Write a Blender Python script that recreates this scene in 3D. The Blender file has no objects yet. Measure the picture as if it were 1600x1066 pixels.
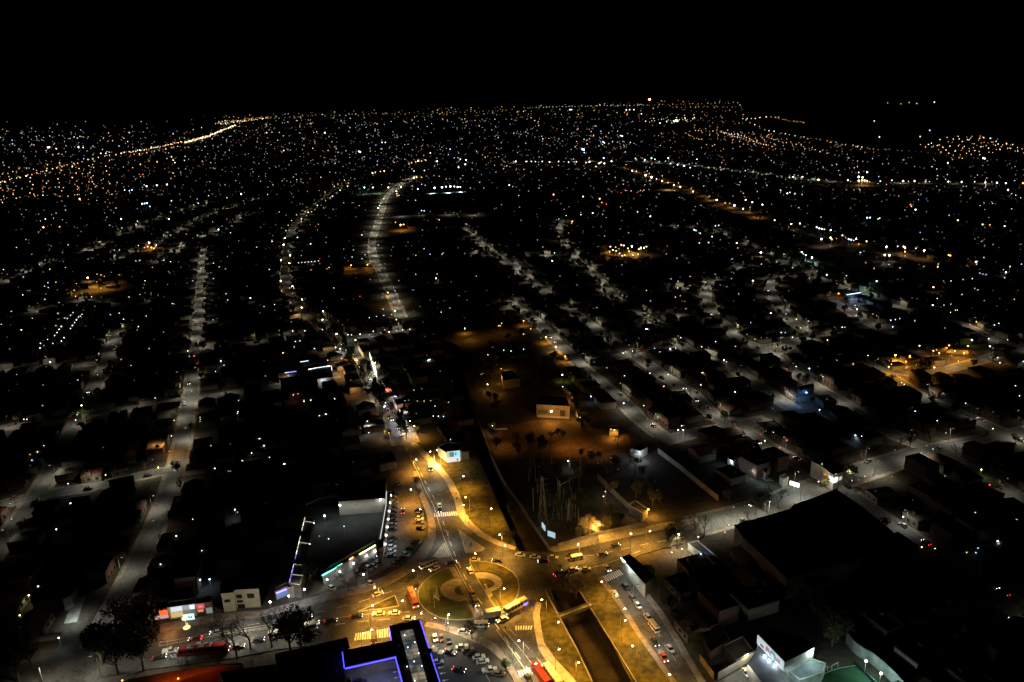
import bpy, bmesh, math, random
from mathutils import Vector, Matrix, noise
from mathutils.geometry import tessellate_polygon
random.seed(7)
R = math.radians
sc = bpy.context.scene
col = sc.collection
# ------------------------------------------------------------------ camera
CAM_H, F, PITCH, ROLL = 185.0, 1170.0, R(17.67), R(1.8)
cam_d = bpy.data.cameras.new('camera')
cam = bpy.data.objects.new('camera', cam_d)
col.objects.link(cam)
sc.camera = cam
cam_d.sensor_width = 36
cam_d.lens = 36 * F / 1600
cam_d.clip_start, cam_d.clip_end = 1, 90000
r0, u0 = Vector((1, 0, 0)), Vector((0, math.sin(PITCH), math.cos(PITCH)))
CR = math.cos(ROLL) * r0 - math.sin(ROLL) * u0
CU = math.sin(ROLL) * r0 + math.cos(ROLL) * u0
CB = CR.cross(CU)
cam.matrix_world = Matrix(((CR.x, CU.x, CB.x, 0), (CR.y, CU.y, CB.y, 0), (CR.z, CU.z, CB.z, CAM_H), (0, 0, 0, 1)))
# ------------------------------------------------------------------ world: a moonless night
w = bpy.data.worlds.new('World')
sc.world = w
w.use_nodes = True
wn = w.node_tree
bg = wn.nodes['Background']
sky = wn.nodes.new('ShaderNodeTexSky')
sky.sky_type = 'NISHITA'
sky.sun_disc = False
sky.sun_elevation = R(-4)
sky.sun_rotation = R(200)
wn.links.new(sky.outputs[0], bg.inputs[0])
bg.inputs[1].default_value = 0.004
sc.view_settings.view_transform = 'Standard'
sc.view_settings.look = 'None'
sc.view_settings.exposure = 0
sc.view_settings.gamma = 1
cy = sc.cycles
cy.filter_width = 1.5
cy.max_bounces = 3
cy.diffuse_bounces = 1
cy.glossy_bounces = 1
cy.transmission_bounces = 2
cy.transparent_max_bounces = 4
cy.sample_clamp_indirect = 2
cy.use_light_tree = True
cy.caustics_reflective = cy.caustics_refractive = False
LK = 1.0                                                            # all lamp powers are scaled by this

def G(px, py, z=0.0):
    """pixel of the 1600 px photograph -> point at height z in the world"""
    d = CR * (px - 800) + CU * (533 - py) - CB * F
    t = (z - CAM_H) / d.z
    return Vector((d.x * t, d.y * t, z))
def dist(p): return math.hypot(math.hypot(p.x, p.y), CAM_H)
# ------------------------------------------------------------------ materials
MATS = {}
def mat(name, c, rough=.8, var=.25, scale=.4, emit=0, metal=0, c2=None, sample=True, detail=4):
    if name in MATS: return MATS[name]
    m = bpy.data.materials.new(name)
    m.use_nodes = True
    n, l = m.node_tree.nodes, m.node_tree.links
    b = n['Principled BSDF']
    b.inputs['Roughness'].default_value = rough
    b.inputs['Metallic'].default_value = metal
    b.inputs['Specular IOR Level'].default_value = .3
    if emit:
        b.inputs['Base Color'].default_value = (.1, .1, .1, 1)
        b.inputs['Emission Color'].default_value = (*c, 1)
        b.inputs['Emission Strength'].default_value = emit
        m.cycles.emission_sampling = 'AUTO' if sample else 'NONE'
    else:
        t = n.new('ShaderNodeTexNoise'); t.inputs['Scale'].default_value = scale; t.inputs['Detail'].default_value = detail
        g = n.new('ShaderNodeTexCoord'); l.new(g.outputs['Object'], t.inputs['Vector'])
        r = n.new('ShaderNodeValToRGB'); l.new(t.outputs[0], r.inputs[0])
        lo = c2 or tuple(x * (1 - var) for x in c); hi = c if c2 else tuple(min(1, x * (1 + var)) for x in c)
        r.color_ramp.elements[0].position = .36; r.color_ramp.elements[1].position = .64
        r.color_ramp.elements[0].color = (*lo, 1); r.color_ramp.elements[1].color = (*hi, 1)
        if detail == 8:
            t2 = n.new('ShaderNodeTexNoise'); t2.inputs['Scale'].default_value = scale * 9; t2.inputs['Detail'].default_value = 6; l.new(g.outputs['Object'], t2.inputs['Vector'])
            mx = n.new('ShaderNodeMix'); mx.data_type = 'FLOAT'; mx.inputs[0].default_value = .42; l.new(t.outputs[0], mx.inputs[2]); l.new(t2.outputs[0], mx.inputs[3]); l.new(mx.outputs[0], r.inputs[0])
            r.color_ramp.elements[0].position = .41; r.color_ramp.elements[1].position = .59
        l.new(r.outputs[0], b.inputs['Base Color'])
    MATS[name] = m
    return m
asphalt = mat('asphalt', (.085, .083, .08), .75, .42, .12, detail=8)
asphalt2 = mat('asphalt_worn', (.12, .12, .12), .8, .35, .1, detail=8)
paving = mat('paving', (.22, .19, .165), .85, .25, .5)
paving2 = mat('pale_paving', (.34, .31, .26), .85, .2, .6)
kerbm = mat('kerb_stone', (.36, .34, .3), .8, .15, 1)
grass = mat('lawn', (.11, .12, .035), .95, .3, .25, c2=(.05, .06, .02), detail=8)
drygrass = mat('dry_lawn', (.12, .1, .026), .95, .3, .05, c2=(.03, .03, .01), detail=8)  # dry grass with amber lamplit patches and dark gaps put into its colour
soil = mat('soil', (.065, .055, .042), .95, .4, .06, detail=8)
canalm = mat('canal_bed', (.03, .023, .016), .9, .4, .15, detail=8)
concrete = mat('concrete', (.3, .28, .25), .85, .2, .4)
white = mat('white_paint', (.78, .78, .76), .6, .05, 1)
yellowp = mat('road_line', (.55, .5, .4), .7, .25, 2)
plaster = mat('plaster', (.24, .22, .185), .85, .12, .5)
plasterw = mat('white_plaster', (.45, .43, .39), .8, .1, .5)
brick = mat('brick_wall', (.11, .06, .045), .85, .2, 1)
darkwall = mat('sooty_wall', (.07, .065, .06), .9, .3, .3)  # wall colour darkened so that it reads as unlit
roofd = mat('dark_roof', (.045, .04, .038), .9, .3, .3)
roofm = mat('membrane_roof', (.07, .07, .075), .85, .3, .15)
rooft = mat('tile_roof', (.12, .06, .045), .85, .3, .5)
roofw = mat('light_roof', (.14, .135, .125), .8, .2, .2)
metal = mat('galvanised_metal', (.3, .3, .3), .5, .15, 1, metal=.3)
darkm = mat('dark_metal', (.05, .05, .05), .6, .2, 1)
glass = mat('tinted_glass', (.02, .022, .025), .12, .1, 1)
rubber = mat('rubber', (.015, .015, .015), .9, .1, 1)
bark = mat('bark', (.12, .095, .07), .95, .3, 2)
barkp = mat('pale_bark', (.34, .29, .2), .9, .2, 2)
leafm = mat('leaves', (.065, .085, .035), .8, .35, .5, c2=(.03, .045, .018))
leafo = mat('olive_leaves', (.12, .11, .05), .85, .35, .5, c2=(.06, .06, .025))
SOD, LED, COOL, GRN = (1, .46, .062), (1, .97, .84), (.72, .86, 1), (.55, 1, .85)
CO = {'w': (1, .95, .85), 'b': (.6, .78, 1), 'o': (1, .55, .25), 'O': (1, .42, .06), 'y': (1, .85, .45), 'g': (.5, 1, .6), 'r': (1, .06, .05), 'v': (.35, .25, 1), 'p': (1, .55, .5), 'l': (.75, .9, .3)}
def em(c, s, sample=False): return mat('glow_%s_%g' % (c if isinstance(c, str) else '%.2f_%.2f_%.2f' % c, s), CO[c] if isinstance(c, str) else c, emit=s, sample=sample)
# ------------------------------------------------------------------ mesh building
class MB:
    def __init__(s): s.v, s.f = [], []
    def add(s, vs, fs):
        o = len(s.v); s.v += [tuple(v) for v in vs]; s.f += [tuple(i + o for i in f) for f in fs]; return s
    def box(s, x, y, z, lx, ly, lz, a=0, tx=1, ty=1, dx=0):
        """box on z, centred x,y; tx,ty shrink the top"""
        c, n = math.cos(a), math.sin(a); vs = []
        for k, (fx, fy, o) in enumerate(((1, 1, 0), (tx, ty, dx))):
            for sx, sy in ((-1, -1), (1, -1), (1, 1), (-1, 1)):
                X, Y = sx * lx / 2 * fx + o, sy * ly / 2 * fy
                vs.append((x + X * c - Y * n, y + X * n + Y * c, z + k * lz))
        return s.add(vs, [(0, 3, 2, 1), (4, 5, 6, 7), (0, 1, 5, 4), (1, 2, 6, 5), (2, 3, 7, 6), (3, 0, 4, 7)])
    def tube(s, a, b, ra, rb, n=6):
        a, b = Vector(a), Vector(b); d = (b - a)
        if d.length < 1e-6: return s
        d.normalize(); q = d.orthogonal().normalized(); e = d.cross(q); vs = []
        for p, r in ((a, ra), (b, rb)):
            for i in range(n):
                t = 2 * math.pi * i / n; vs.append(p + (q * math.cos(t) + e * math.sin(t)) * r)
        return s.add(vs, [(i, (i + 1) % n, n + (i + 1) % n, n + i) for i in range(n)] + [tuple(range(n))[::-1], tuple(range(n, 2 * n))])
    def prism(s, pts, z0, z1):
        """polygon (any shape) with a top at z1 and sides down to z0"""
        n = len(pts); p3 = [Vector((p[0], p[1], 0)) for p in pts]
        s.add([(p[0], p[1], z1) for p in pts], [tuple(t) for t in tessellate_polygon([p3])])
        if z0 is not None and z0 != z1:
            s.add([(p[0], p[1], z0) for p in pts] + [(p[0], p[1], z1) for p in pts], [(i, (i + 1) % n, n + (i + 1) % n, n + i) for i in range(n)])
        return s
    def ball(s, c, r, k=1, n=8):
        bm = bmesh.new(); bmesh.ops.create_icosphere(bm, subdivisions=k, radius=1)
        rr = r if hasattr(r, '__len__') else (r, r, r)
        s.add([(c[0] + v.co.x * rr[0], c[1] + v.co.y * rr[1], c[2] + v.co.z * rr[2]) for v in bm.verts], [tuple(v.index for v in f.verts) for f in bm.faces]); bm.free(); return s
    def octa(s, c, r):
        x, y, z = c
        return s.add([(x + r, y, z), (x - r, y, z), (x, y + r, z), (x, y - r, z), (x, y, z + r), (x, y, z - r)], [(0, 2, 4), (2, 1, 4), (1, 3, 4), (3, 0, 4), (2, 0, 5), (1, 2, 5), (3, 1, 5), (0, 3, 5)])
    def build(s, name, m, parent=None, smooth=False):
        me = bpy.data.meshes.new(name); me.from_pydata(s.v, [], s.f); me.update()
        bm = bmesh.new(); bm.from_mesh(me); bmesh.ops.recalc_face_normals(bm, faces=bm.faces); bm.to_mesh(me); bm.free()
        if smooth: me.polygons.foreach_set('use_smooth', [True] * len(me.polygons))
        if m: me.materials.append(m)
        o = bpy.data.objects.new(name, me); col.objects.link(o)
        if parent: o.parent = parent
        return o
def tag(o, label=None, cat=None, group=None, kind=None):
    if label: o['label'] = label
    if cat: o['category'] = cat
    if group: o['group'] = group
    if kind: o['kind'] = kind
    return o
def empty(name, loc=(0, 0, 0), rz=0):
    o = bpy.data.objects.new(name, None); col.objects.link(o); o.location = loc; o.rotation_euler = (0, 0, rz); return o
def copy_tree(o, parent=None):
    c = o.copy(); col.objects.link(c); c.parent = parent
    for ch in list(o.children): copy_tree(ch, c)
    return c
STRUCT_Z = {}
def flat(name, pts, z, m, z0=None, label=None):
    o = MB().prism([G(*p) for p in pts], z0, z).build(name, m); o['kind'] = 'structure'
    if label: o['label'] = label
    return o
def smooth_line(P, step):
    """Catmull-Rom through the points, resampled"""
    Q = [P[0] * 2 - P[1]] + P + [P[-1] * 2 - P[-2]]; out = []
    for i in range(1, len(Q) - 2):
        n = max(1, int((Q[i + 1] - Q[i]).length / step))
        for k in range(n):
            t = k / n; a, b, c, d = Q[i - 1:i + 3]
            out.append(.5 * ((2 * b) + (c - a) * t + (2 * a - 5 * b + 4 * c - d) * t * t + (3 * b - a - 3 * c + d) * t ** 3))
    out.append(P[-1]); return out
def ribbon(L, w, z, off=0):
    vs, fs = [], []
    for i, p in enumerate(L):
        d = (L[min(i + 1, len(L) - 1)] - L[max(i - 1, 0)]); d.z = 0; d.normalize(); n = Vector((-d.y, d.x, 0))
        for s in (-1, 1): q = p + n * (off + s * w / 2); vs.append((q.x, q.y, z))
    for i in range(len(L) - 1): fs.append((2 * i, 2 * i + 1, 2 * i + 3, 2 * i + 2))
    return vs, fs
def inside(p, poly):
    r = False; n = len(poly)
    for i in range(n):
        a, b = poly[i], poly[i - 1]
        if (a[1] > p[1]) != (b[1] > p[1]) and p[0] < (b[0] - a[0]) * (p[1] - a[1]) / (b[1] - a[1]) + a[0]: r = not r
    return r
ORD = ['', 'first', 'second', 'third', 'fourth', 'fifth', 'sixth', 'seventh', 'eighth', 'ninth', 'tenth', 'eleventh', 'twelfth', 'thirteenth', 'fourteenth', 'fifteenth', 'sixteenth', 'seventeenth', 'eighteenth', 'nineteenth', 'twentieth']
def ordn(n):
    if n <= 20: return ORD[n]
    return ['twenty', 'thirty', 'forty', 'fifty', 'sixty', 'seventy', 'eighty', 'ninety'][n // 10 - 2] + ('-' + ORD[n % 10] if n % 10 else 'th')
LAND = [((733, 925), 'the roundabout'), ((620, 1010), 'the blue neon mall'), ((470, 870), 'the arcade edged with small lamps'), ((545, 870), 'the cyan lit shop row'), ((375, 930), 'the pale two storey house'), ((285, 960), 'the lit shops on the west road'), ((115, 940), 'the white lit yard'), ((270, 690), 'the orange lit corner'), ((100, 520), 'the double row of yard lamps'), ((150, 440), 'the orange park beyond the left blocks'), ((560, 560), 'the lit market street'), ((500, 575), 'the hall with blue strip lights'), ((600, 400), 'the curved canal road'), ((710, 715), 'the billboard house'), ((862, 640), 'the orange lit depot'), ((870, 780), 'the substation'), ((1000, 790), 'the orange lit hut'), ((1165, 720), 'the U-shaped lit courtyard'), ((1300, 735), 'the lit corner house'), ((1215, 1020), 'the hall with the white sign'), ((1320, 1050), 'the green pitch'), ((1400, 825), 'the busy diagonal street'), ((1440, 560), 'the orange lit park on the right'), ((1250, 615), 'the blue lit wall'), ((1335, 458), 'the blue lit shop'), ((1110, 460), 'the curving street with a pale bend'), ((980, 390), 'the amber plaza'), ((1230, 640), 'the dark square block'), ((60, 400), 'the far left avenues'), ((1500, 700), 'the far end of the east road'), ((300, 600), 'the long north-south street'), ((1500, 850), 'the south-east blocks'), ((1000, 540), 'the diagonal street behind the depot')]
LANDW = [(G(*p), n) for p, n in LAND]
def near(p): return min(LANDW, key=lambda q: (q[0].x - p.x) ** 2 + (q[0].y - p.y) ** 2)[1]

# ------------------------------------------------------------------ lights
LD = {}
def light_data(kind, c, p, size=150, blend=.5, rad=.25):
    k = (kind, c, round(p), size, blend, rad)
    if k not in LD:
        d = bpy.data.lights.new('lamp_light', kind); d.color = c; d.energy = p * LK; d.shadow_soft_size = rad
        if kind == 'SPOT': d.spot_size = R(size); d.spot_blend = blend
        LD[k] = d
    return LD[k]
def light(p, c, power, kind='SPOT', parent=None, size=150, blend=.5, rad=.25, rot=None):  # also used for added lights that have no lamp
    o = bpy.data.objects.new('lamp_light', light_data(kind, c, power, size, blend, rad)); col.objects.link(o)
    o.location = p
    if rot: o.rotation_euler = rot
    if parent: o.parent = parent
    return o

# ------------------------------------------------------------------ ground with the canal cut out
canal_n = [(690, 530), (702, 590), (722, 640), (738, 690), (765, 752), (790, 812), (812, 862), (856, 862), (836, 829), (812, 790), (797, 771), (782, 746), (764, 707), (754, 680), (745, 655), (728, 600), (716, 540)]
canal_s = [(862, 922), (876, 965), (903, 1014), (940, 1090), (1004, 1090), (957, 1011), (921, 954), (905, 928)]
canal_m = [(829, 891), (865, 888), (838, 906)]
big = 70000
outer = [Vector((-big, -3000, 0)), Vector((big, -3000, 0)), Vector((big, big, 0)), Vector((-big, big, 0))]
holes = [[G(*p) for p in c] for c in (canal_n, canal_s, canal_m)]
loops = [outer] + holes
allv = [v for L in loops for v in L]
g = MB().add(allv, [tuple(t) for t in tessellate_polygon(loops)]).build('ground', soil); g['kind'] = 'structure'
for L in holes:
    n = len(L); m = MB()
    m.add([(v.x, v.y, -4.6) for v in L] + [(v.x, v.y, 0) for v in L], [tuple(t) for t in tessellate_polygon([L])] + [(i, (i + 1) % n, n + (i + 1) % n, n + i) for i in range(n)])
    o = m.build('canal', canalm); o['kind'] = 'structure'

# ------------------------------------------------------------------ streets as drawn on the ground
ST = []      # name, points, width, lamp spacing (0 none), colour, power, tree density, houses
def S(name, pts, w=7.5, sp=40, c='L', pw=1.0, tr=.5, ho=1, cars=.25): ST.append((name, pts, w, sp, c, pw, tr, ho, cars))
S('the long north-south street', [(150, 1010), (190, 930), (225, 860), (262, 775), (285, 690), (300, 600), (308, 540), (312, 480), (315, 430), (320, 390)], 7.5, 34, 'L', 1.1, .55)
S('the far west street', [(-20, 880), (60, 770), (100, 700), (130, 640), (165, 570), (185, 520)], 8, 38, 'L', .8, .6)
S('the upper west cross street', [(-30, 582), (100, 572), (165, 567), (290, 548), (400, 535), (480, 522)], 6, 42, 'L', .5, .6)
S('the middle west cross street', [(-30, 672), (60, 662), (115, 650), (210, 638), (290, 625), (380, 612), (450, 600), (530, 586)], 7, 40, 'L', .8, .4)
S('the lower west cross street', [(-30, 797), (70, 772), (140, 762), (190, 750), (275, 733)], 7, 40, 'L', .8, .4)
S('the north avenue', [(634, 694), (622, 665), (600, 625), (577, 585), (547, 548), (522, 518), (490, 497), (465, 482), (448, 450), (449, 400), (463, 352), (505, 312), (545, 285)], 12, 34, 'M', 1.1, .9)
S('the curved canal road', [(628, 498), (612, 462), (598, 430), (584, 405), (581, 380), (590, 350), (598, 325), (602, 310), (625, 288), (650, 275)], 7.5, 34, 'C', 1.2, 0, 0, .05)
S('the first avenue beyond the market', [(545, 528), (600, 522), (650, 515)], 7, 30, 'L', .6, .4)
S('the street behind the depot', [(1035, 682), (1000, 655), (975, 630), (935, 595), (905, 570), (870, 535), (835, 500), (790, 470)], 8, 34, 'L', 1.2, .5)
S('the second diagonal street', [(1145, 665), (1115, 650), (1080, 615), (1040, 590), (1000, 560), (960, 535), (905, 495), (850, 455), (770, 395), (720, 355)], 8, 38, 'L', 1.1, .75)
S('the third diagonal street', [(1240, 640), (1180, 600), (1135, 570), (1100, 560), (1065, 540), (1040, 515), (1000, 490), (960, 465), (930, 430), (890, 395), (875, 365), (880, 345)], 8, 42, 'L', 1.3, .75)
S('the pale bend street', [(1410, 685), (1370, 665), (1320, 630), (1275, 605), (1230, 575), (1190, 545), (1155, 530), (1135, 510), (1115, 492), (1102, 470), (1108, 445), (1130, 430), (1175, 412)], 8, 40, 'L', 1.2, .6)
S('the inner bend street', [(1262, 520), (1235, 500), (1212, 472), (1203, 455), (1210, 438), (1235, 430)], 8, 34, 'L', 1.2, .6)
S('the blue shop street', [(1640, 560), (1550, 530), (1500, 505), (1460, 500), (1400, 480), (1340, 457), (1290, 440), (1245, 418), (1210, 403), (1160, 380), (1110, 360), (1050, 355)], 8, 42, 'L', .9, .6)
S('the short street by the blue shop', [(1375, 515), (1340, 495), (1300, 470)], 7, 32, 'L', 1, .4)
S('the cross street behind the park', [(1170, 545), (1240, 535), (1300, 525), (1375, 513), (1420, 500)], 6, 40, 'L', .6, .5)
S('the wide east road', [(1085, 822), (1150, 806), (1215, 786), (1260, 768), (1310, 750), (1370, 730), (1430, 712), (1500, 698), (1555, 688), (1640, 670)], 13, 34, 'L', 1.8, .3, 0)
S('the busy diagonal street', [(1150, 662), (1190, 692), (1240, 720), (1290, 745), (1340, 785), (1400, 825), (1440, 852), (1500, 890), (1560, 930), (1640, 985)], 9, 40, 'L', 1.15, .7, 1, .6)
S('the far right diagonal street', [(1395, 680), (1460, 705), (1540, 745), (1620, 800)], 8, 42, 'L', .8, .5)
S('the link street by the depot', [(1035, 690), (1090, 676), (1150, 665), (1200, 655)], 8, 36, 'L', 1, .3)
S('the right park street', [(1375, 578), (1430, 586), (1490, 575), (1560, 555)], 7, 44, 'L', .5, .3, 0)
S('the street below the right park', [(1340, 560), (1375, 578), (1410, 600), (1440, 620), (1500, 645), (1600, 690)], 7, 46, 'L', .7, .5)
S('the far-left avenue', [(-10, 447), (45, 425), (90, 407), (150, 388), (205, 360), (255, 340), (330, 318)], 8, 60, 'L', 1.1, .5, 1, 0)
S('the second far-left avenue', [(150, 422), (200, 398), (245, 380), (300, 350), (340, 332), (400, 312)], 8, 60, 'L', 1.1, .5, 1, 0)
S('the third far-left avenue', [(235, 415), (290, 384), (350, 355), (395, 333)], 8, 60, 'L', 1, .5, 1, 0)
S('the dark rise street', [(40, 492), (90, 475), (130, 470), (190, 478), (240, 470)], 7, 50, 'L', .7, .4, 1, 0)
S('the orange avenue', [(920, 250), (975, 262), (1020, 277), (1060, 290), (1100, 308), (1160, 330), (1200, 345), (1260, 365), (1330, 380), (1420, 400)], 11, 80, 'S', 1.6, .4, 0, 0)
S('the white avenue', [(790, 255), (850, 254), (960, 252), (1040, 255), (1120, 263), (1200, 272), (1300, 284), (1400, 286), (1600, 288)], 9, 80, 'C', 1.1, 0, 0, 0)
S('the far crossing avenue', [(800, 398), (870, 400), (930, 392)], 8, 45, 'L', 1, .4, 1, 0)
S('the near-top cross street', [(960, 560), (1000, 548), (1060, 542)], 7, 40, 'L', .7, .6)
S('the short spur street', [(1030, 497), (1075, 492)], 6, 26, 'L', 1, 0, 1, 0)
S('the cross street under the pale bend', [(1150, 552), (1200, 555), (1255, 530)], 8, 34, 'L', 1.1, .4)
S('the upper cross lane', [(990, 460), (1040, 455), (1085, 448)], 7, 36, 'L', 1, .4)
S('the far cross lane', [(690, 402), (760, 400), (800, 412), (830, 440)], 7, 40, 'L', 1, .3, 1, 0)
S('the motorway', [(-20, 292), (60, 275), (150, 250), (205, 238), (260, 226), (310, 217), (345, 205), (368, 194)], 20, 0, 'S', 5, 0, 0, 0)
S('the canal bank lane', [(603, 340), (680, 336), (740, 337)], 6, 60, 'L', .9, 0, 0, 0)
ribs = []
for i, (name, pts, wd, sp, c, pw, tr, ho, cars) in enumerate(ST):
    L = smooth_line([G(*p) for p in pts], 12); ribs.append(L)
    pv = MB().add(*ribbon(L, wd + 4.5, .02 + i * .003)).build('pavement', paving); pv['kind'] = 'structure'
    rd = MB().add(*ribbon(L, wd, .16 + i * .003)).build('road', asphalt2); rd['kind'] = 'structure'

# ------------------------------------------------------------------ central road surface, islands, pavements
main_road = [(-30, 1048), (64, 1027), (148, 1016), (250, 990), (337, 973), (415, 965), (468, 952), (522, 938), (570, 928), (605, 917), (630, 903), (652, 888), (668, 870), (677, 852), (681, 838), (681, 823), (677, 806), (669, 786), (661, 768), (651, 737), (630, 697), (641, 694), (667, 721), (685, 739), (698, 756), (708, 778), (716, 806), (728, 823), (748, 839), (777, 853), (805, 861), (840, 865), (866, 864), (895, 859), (935, 851), (976, 841), (1000, 836), (1040, 828), (1090, 818), (1100, 838), (1085, 845), (1035, 858), (1000, 868), (967, 886), (1000, 925), (1027, 960), (1055, 1005), (1110, 1100), (1080, 1100), (1051, 1059), (1000, 988), (976, 948), (941, 901), (925, 896), (903, 898), (868, 909), (849, 928), (838, 941), (833, 962), (835, 984), (841, 1015), (855, 1037), (885, 1070), (905, 1095), (825, 1095), (815, 1066), (797, 1035), (775, 1008), (740, 989), (700, 979), (667, 973), (655, 968), (614, 976), (618, 1010), (630, 1060), (560, 1060), (543, 1003), (433, 1016), (361, 1030), (227, 1048), (130, 1100), (-30, 1120)]
flat('road', main_road, .30, asphalt, 0, 'roundabout roads and their approaches')
def kerbed(name, pts, m, z=.45, kw=.35):
    P = [G(*p) for p in pts]
    o = MB().prism(P, .2, z).build(name, m); o['kind'] = 'structure'
    c = sum(P, Vector()) / len(P)
    k = MB(); Q = P + [P[0]]
    for a, b in zip(Q, Q[1:]):
        d = (b - a)
        if d.length < .05: continue
        mid = (a + b) / 2; k.box(mid.x, mid.y, .2, d.length + kw * .6, kw, z - .2 + .02, math.atan2(d.y, d.x))
    ko = k.build('kerb', kerbm); ko['kind'] = 'structure'
isl_w = [(709, 888), (700, 889), (688, 893), (674, 901), (662, 911), (655, 921), (653, 930), (655, 941), (662, 951), (672, 959), (686, 966), (700, 969), (716, 970), (732, 969), (748, 967), (752, 966), (743, 951), (733, 934), (719, 906)]
isl_e = [(734, 880), (746, 879), (760, 879), (775, 882), (790, 888), (802, 896), (809, 906), (811, 917), (810, 928), (806, 937), (799, 944), (790, 949), (779, 956), (765, 937), (748, 909)]
kerbed('lawn', isl_w, grass); kerbed('lawn', isl_e, drygrass)
flat('paving', [(709, 889), (702, 890), (712, 907), (726, 935), (736, 955), (740, 967), (750, 966), (733, 934), (719, 906)], .49, paving)
cw, ce = (728, 925), (742, 915)
def arc(c, rx, ry, a0, a1, n=16): return [(c[0] + rx * math.cos(R(a0 + (a1 - a0) * i / n)), c[1] + ry * math.sin(R(a0 + (a1 - a0) * i / n))) for i in range(n + 1)]
flat('paving', [(720, 907)] + arc((727, 923), 39, 19, 245, 100, 14) + [(733, 938)] + arc((730, 924), 20, 9.5, 100, 245, 12), .50, paving2)
flat('paving', [(743, 899)] + arc((752, 912), 33, 16, 255, 420, 16) + [(764, 936), (757, 925)] + arc((752, 914), 21, 8.5, 70, -100, 12), .50, paving2)
flat('paving', [(755, 914), (761, 926), (766, 936), (771, 932), (763, 922), (760, 914)], .502, paving2)
kerbed('lawn', [(560, 957), (617, 932), (623, 948), (600, 952)], drygrass)
kerbed('paving', [(694, 850), (703, 871), (690, 873), (676, 873)], paving)
kerbed('paving', [(716, 828), (722, 845), (728, 865), (752, 862), (757, 858), (738, 845)], paving2)
# pavements round the roads
flat('pavement', [(250, 990), (337, 973), (415, 965), (468, 952), (522, 938), (570, 928), (605, 917), (630, 903), (652, 888), (668, 870), (677, 852), (681, 838), (681, 823), (677, 806), (669, 786), (661, 768), (651, 737), (645, 737), (653, 768), (659, 786), (667, 806), (670, 823), (668, 838), (660, 852), (649, 867), (630, 885), (605, 900), (570, 914), (522, 925), (468, 940), (415, 954), (337, 961), (250, 977)], .46, paving, 0)
flat('pavement', [(641, 694), (667, 721), (685, 739), (698, 756), (708, 778), (716, 806), (728, 823), (748, 839), (777, 853), (805, 861), (806, 856), (779, 846), (756, 834), (738, 818), (728, 804), (720, 778), (707, 752), (693, 735), (675, 716), (650, 692)], .46, paving2, 0)
flat('lawn', [(650, 692), (675, 716), (693, 735), (707, 752), (720, 778), (728, 804), (738, 818), (756, 834), (779, 846), (806, 856), (809, 861), (790, 816), (766, 757), (740, 705), (700, 690)], .40, drygrass, 0)
flat('pavement', [(856, 860), (866, 864), (895, 859), (935, 851), (976, 841), (1000, 836), (1040, 828), (1090, 818), (1090, 810), (1040, 818), (1000, 826), (976, 829), (935, 836), (895, 846), (860, 856)], .46, paving2, 0)
flat('lawn', [(868, 909), (849, 928), (838, 941), (833, 962), (835, 984), (841, 1015), (855, 1037), (885, 1070), (905, 1095), (941, 1095), (903, 1016), (875, 967), (861, 922)], .40, drygrass, 0)
flat('pavement', [(838, 941), (833, 962), (835, 984), (841, 1015), (855, 1037), (885, 1070), (905, 1095), (920, 1095), (895, 1060), (867, 1030), (850, 1005), (846, 984), (843, 962), (846, 944)], .46, paving2, .3)
flat('lawn', [(925, 896), (941, 901), (976, 948), (1000, 988), (1051, 1059), (1080, 1100), (1004, 1100), (957, 1011), (921, 954), (905, 928), (890, 915), (885, 905), (903, 898)], .40, drygrass, 0)
flat('footpath', [(941, 901), (976, 948), (1000, 988), (1051, 1059), (1080, 1100), (1072, 1100), (1043, 1061), (993, 991), (968, 950), (934, 905)], .47, paving, .3)
flat('pavement', [(967, 886), (1000, 925), (1027, 960), (1055, 1005), (1110, 1100), (1122, 1100), (1066, 1005), (1036, 957), (1008, 922), (976, 883)], .46, paving, 0)
flat('pavement', [(667, 973), (700, 979), (740, 989), (775, 1008), (797, 1035), (815, 1066), (825, 1095), (812, 1095), (803, 1066), (787, 1037), (762, 1014), (720, 996), (690, 986), (662, 980)], .46, paving, 0)
flat('car_park', [(657, 984), (690, 989), (720, 998), (762, 1017), (785, 1040), (800, 1066), (808, 1095), (690, 1095), (686, 1060)], .2, mat('car_park_asphalt', (.05, .053, .056), .8, .3, .1), 0)
flat('car_park', [(640, 700), (646, 737), (652, 768), (660, 800), (666, 823), (664, 838), (655, 852), (640, 868), (620, 882), (570, 905), (510, 922), (475, 938), (452, 928), (470, 900), (500, 910), (590, 862), (604, 765), (618, 700)], .12, mat('brown_paving', (.13, .105, .075), .85, .35, .1, detail=8), 0)
flat('car_park', [(478, 808), (452, 930), (500, 905), (590, 856), (602, 790), (530, 786)], .1, mat('yard_asphalt', (.06, .07, .07), .8, .3, .1), 0)
# canal parapets and footbridge
def wall_line(pts, h, t, m, name='wall', label=None, cat='wall', z=0):
    P = [G(*p) for p in pts]; k = MB()
    for i, (a, b) in enumerate(zip(P, P[1:])):
        d = b - a; mid = (a + b) / 2; k.box(mid.x, mid.y, z, d.length + t * (.2 if i % 2 else .3), t, h + (i % 2) * .004, math.atan2(d.y, d.x))
    return tag(k.build(name, m), label, cat)
wall_line([(857, 858), (837, 829), (813, 790), (799, 771), (783, 746), (765, 707), (755, 680), (745, 655)], 1.3, .9, concrete, 'canal_wall', 'pale concrete parapet along the right bank of the dark canal')
wall_line([(808, 858), (789, 814), (764, 755), (737, 695)], .5, .4, darkm, 'canal_railing', 'dark railing along the park bank of the canal', 'railing')
wall_line([(852, 925), (874, 967), (901, 1016), (936, 1090)], 1.0, .35, concrete, 'canal_wall', 'low concrete wall on the west bank of the lower canal')
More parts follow.
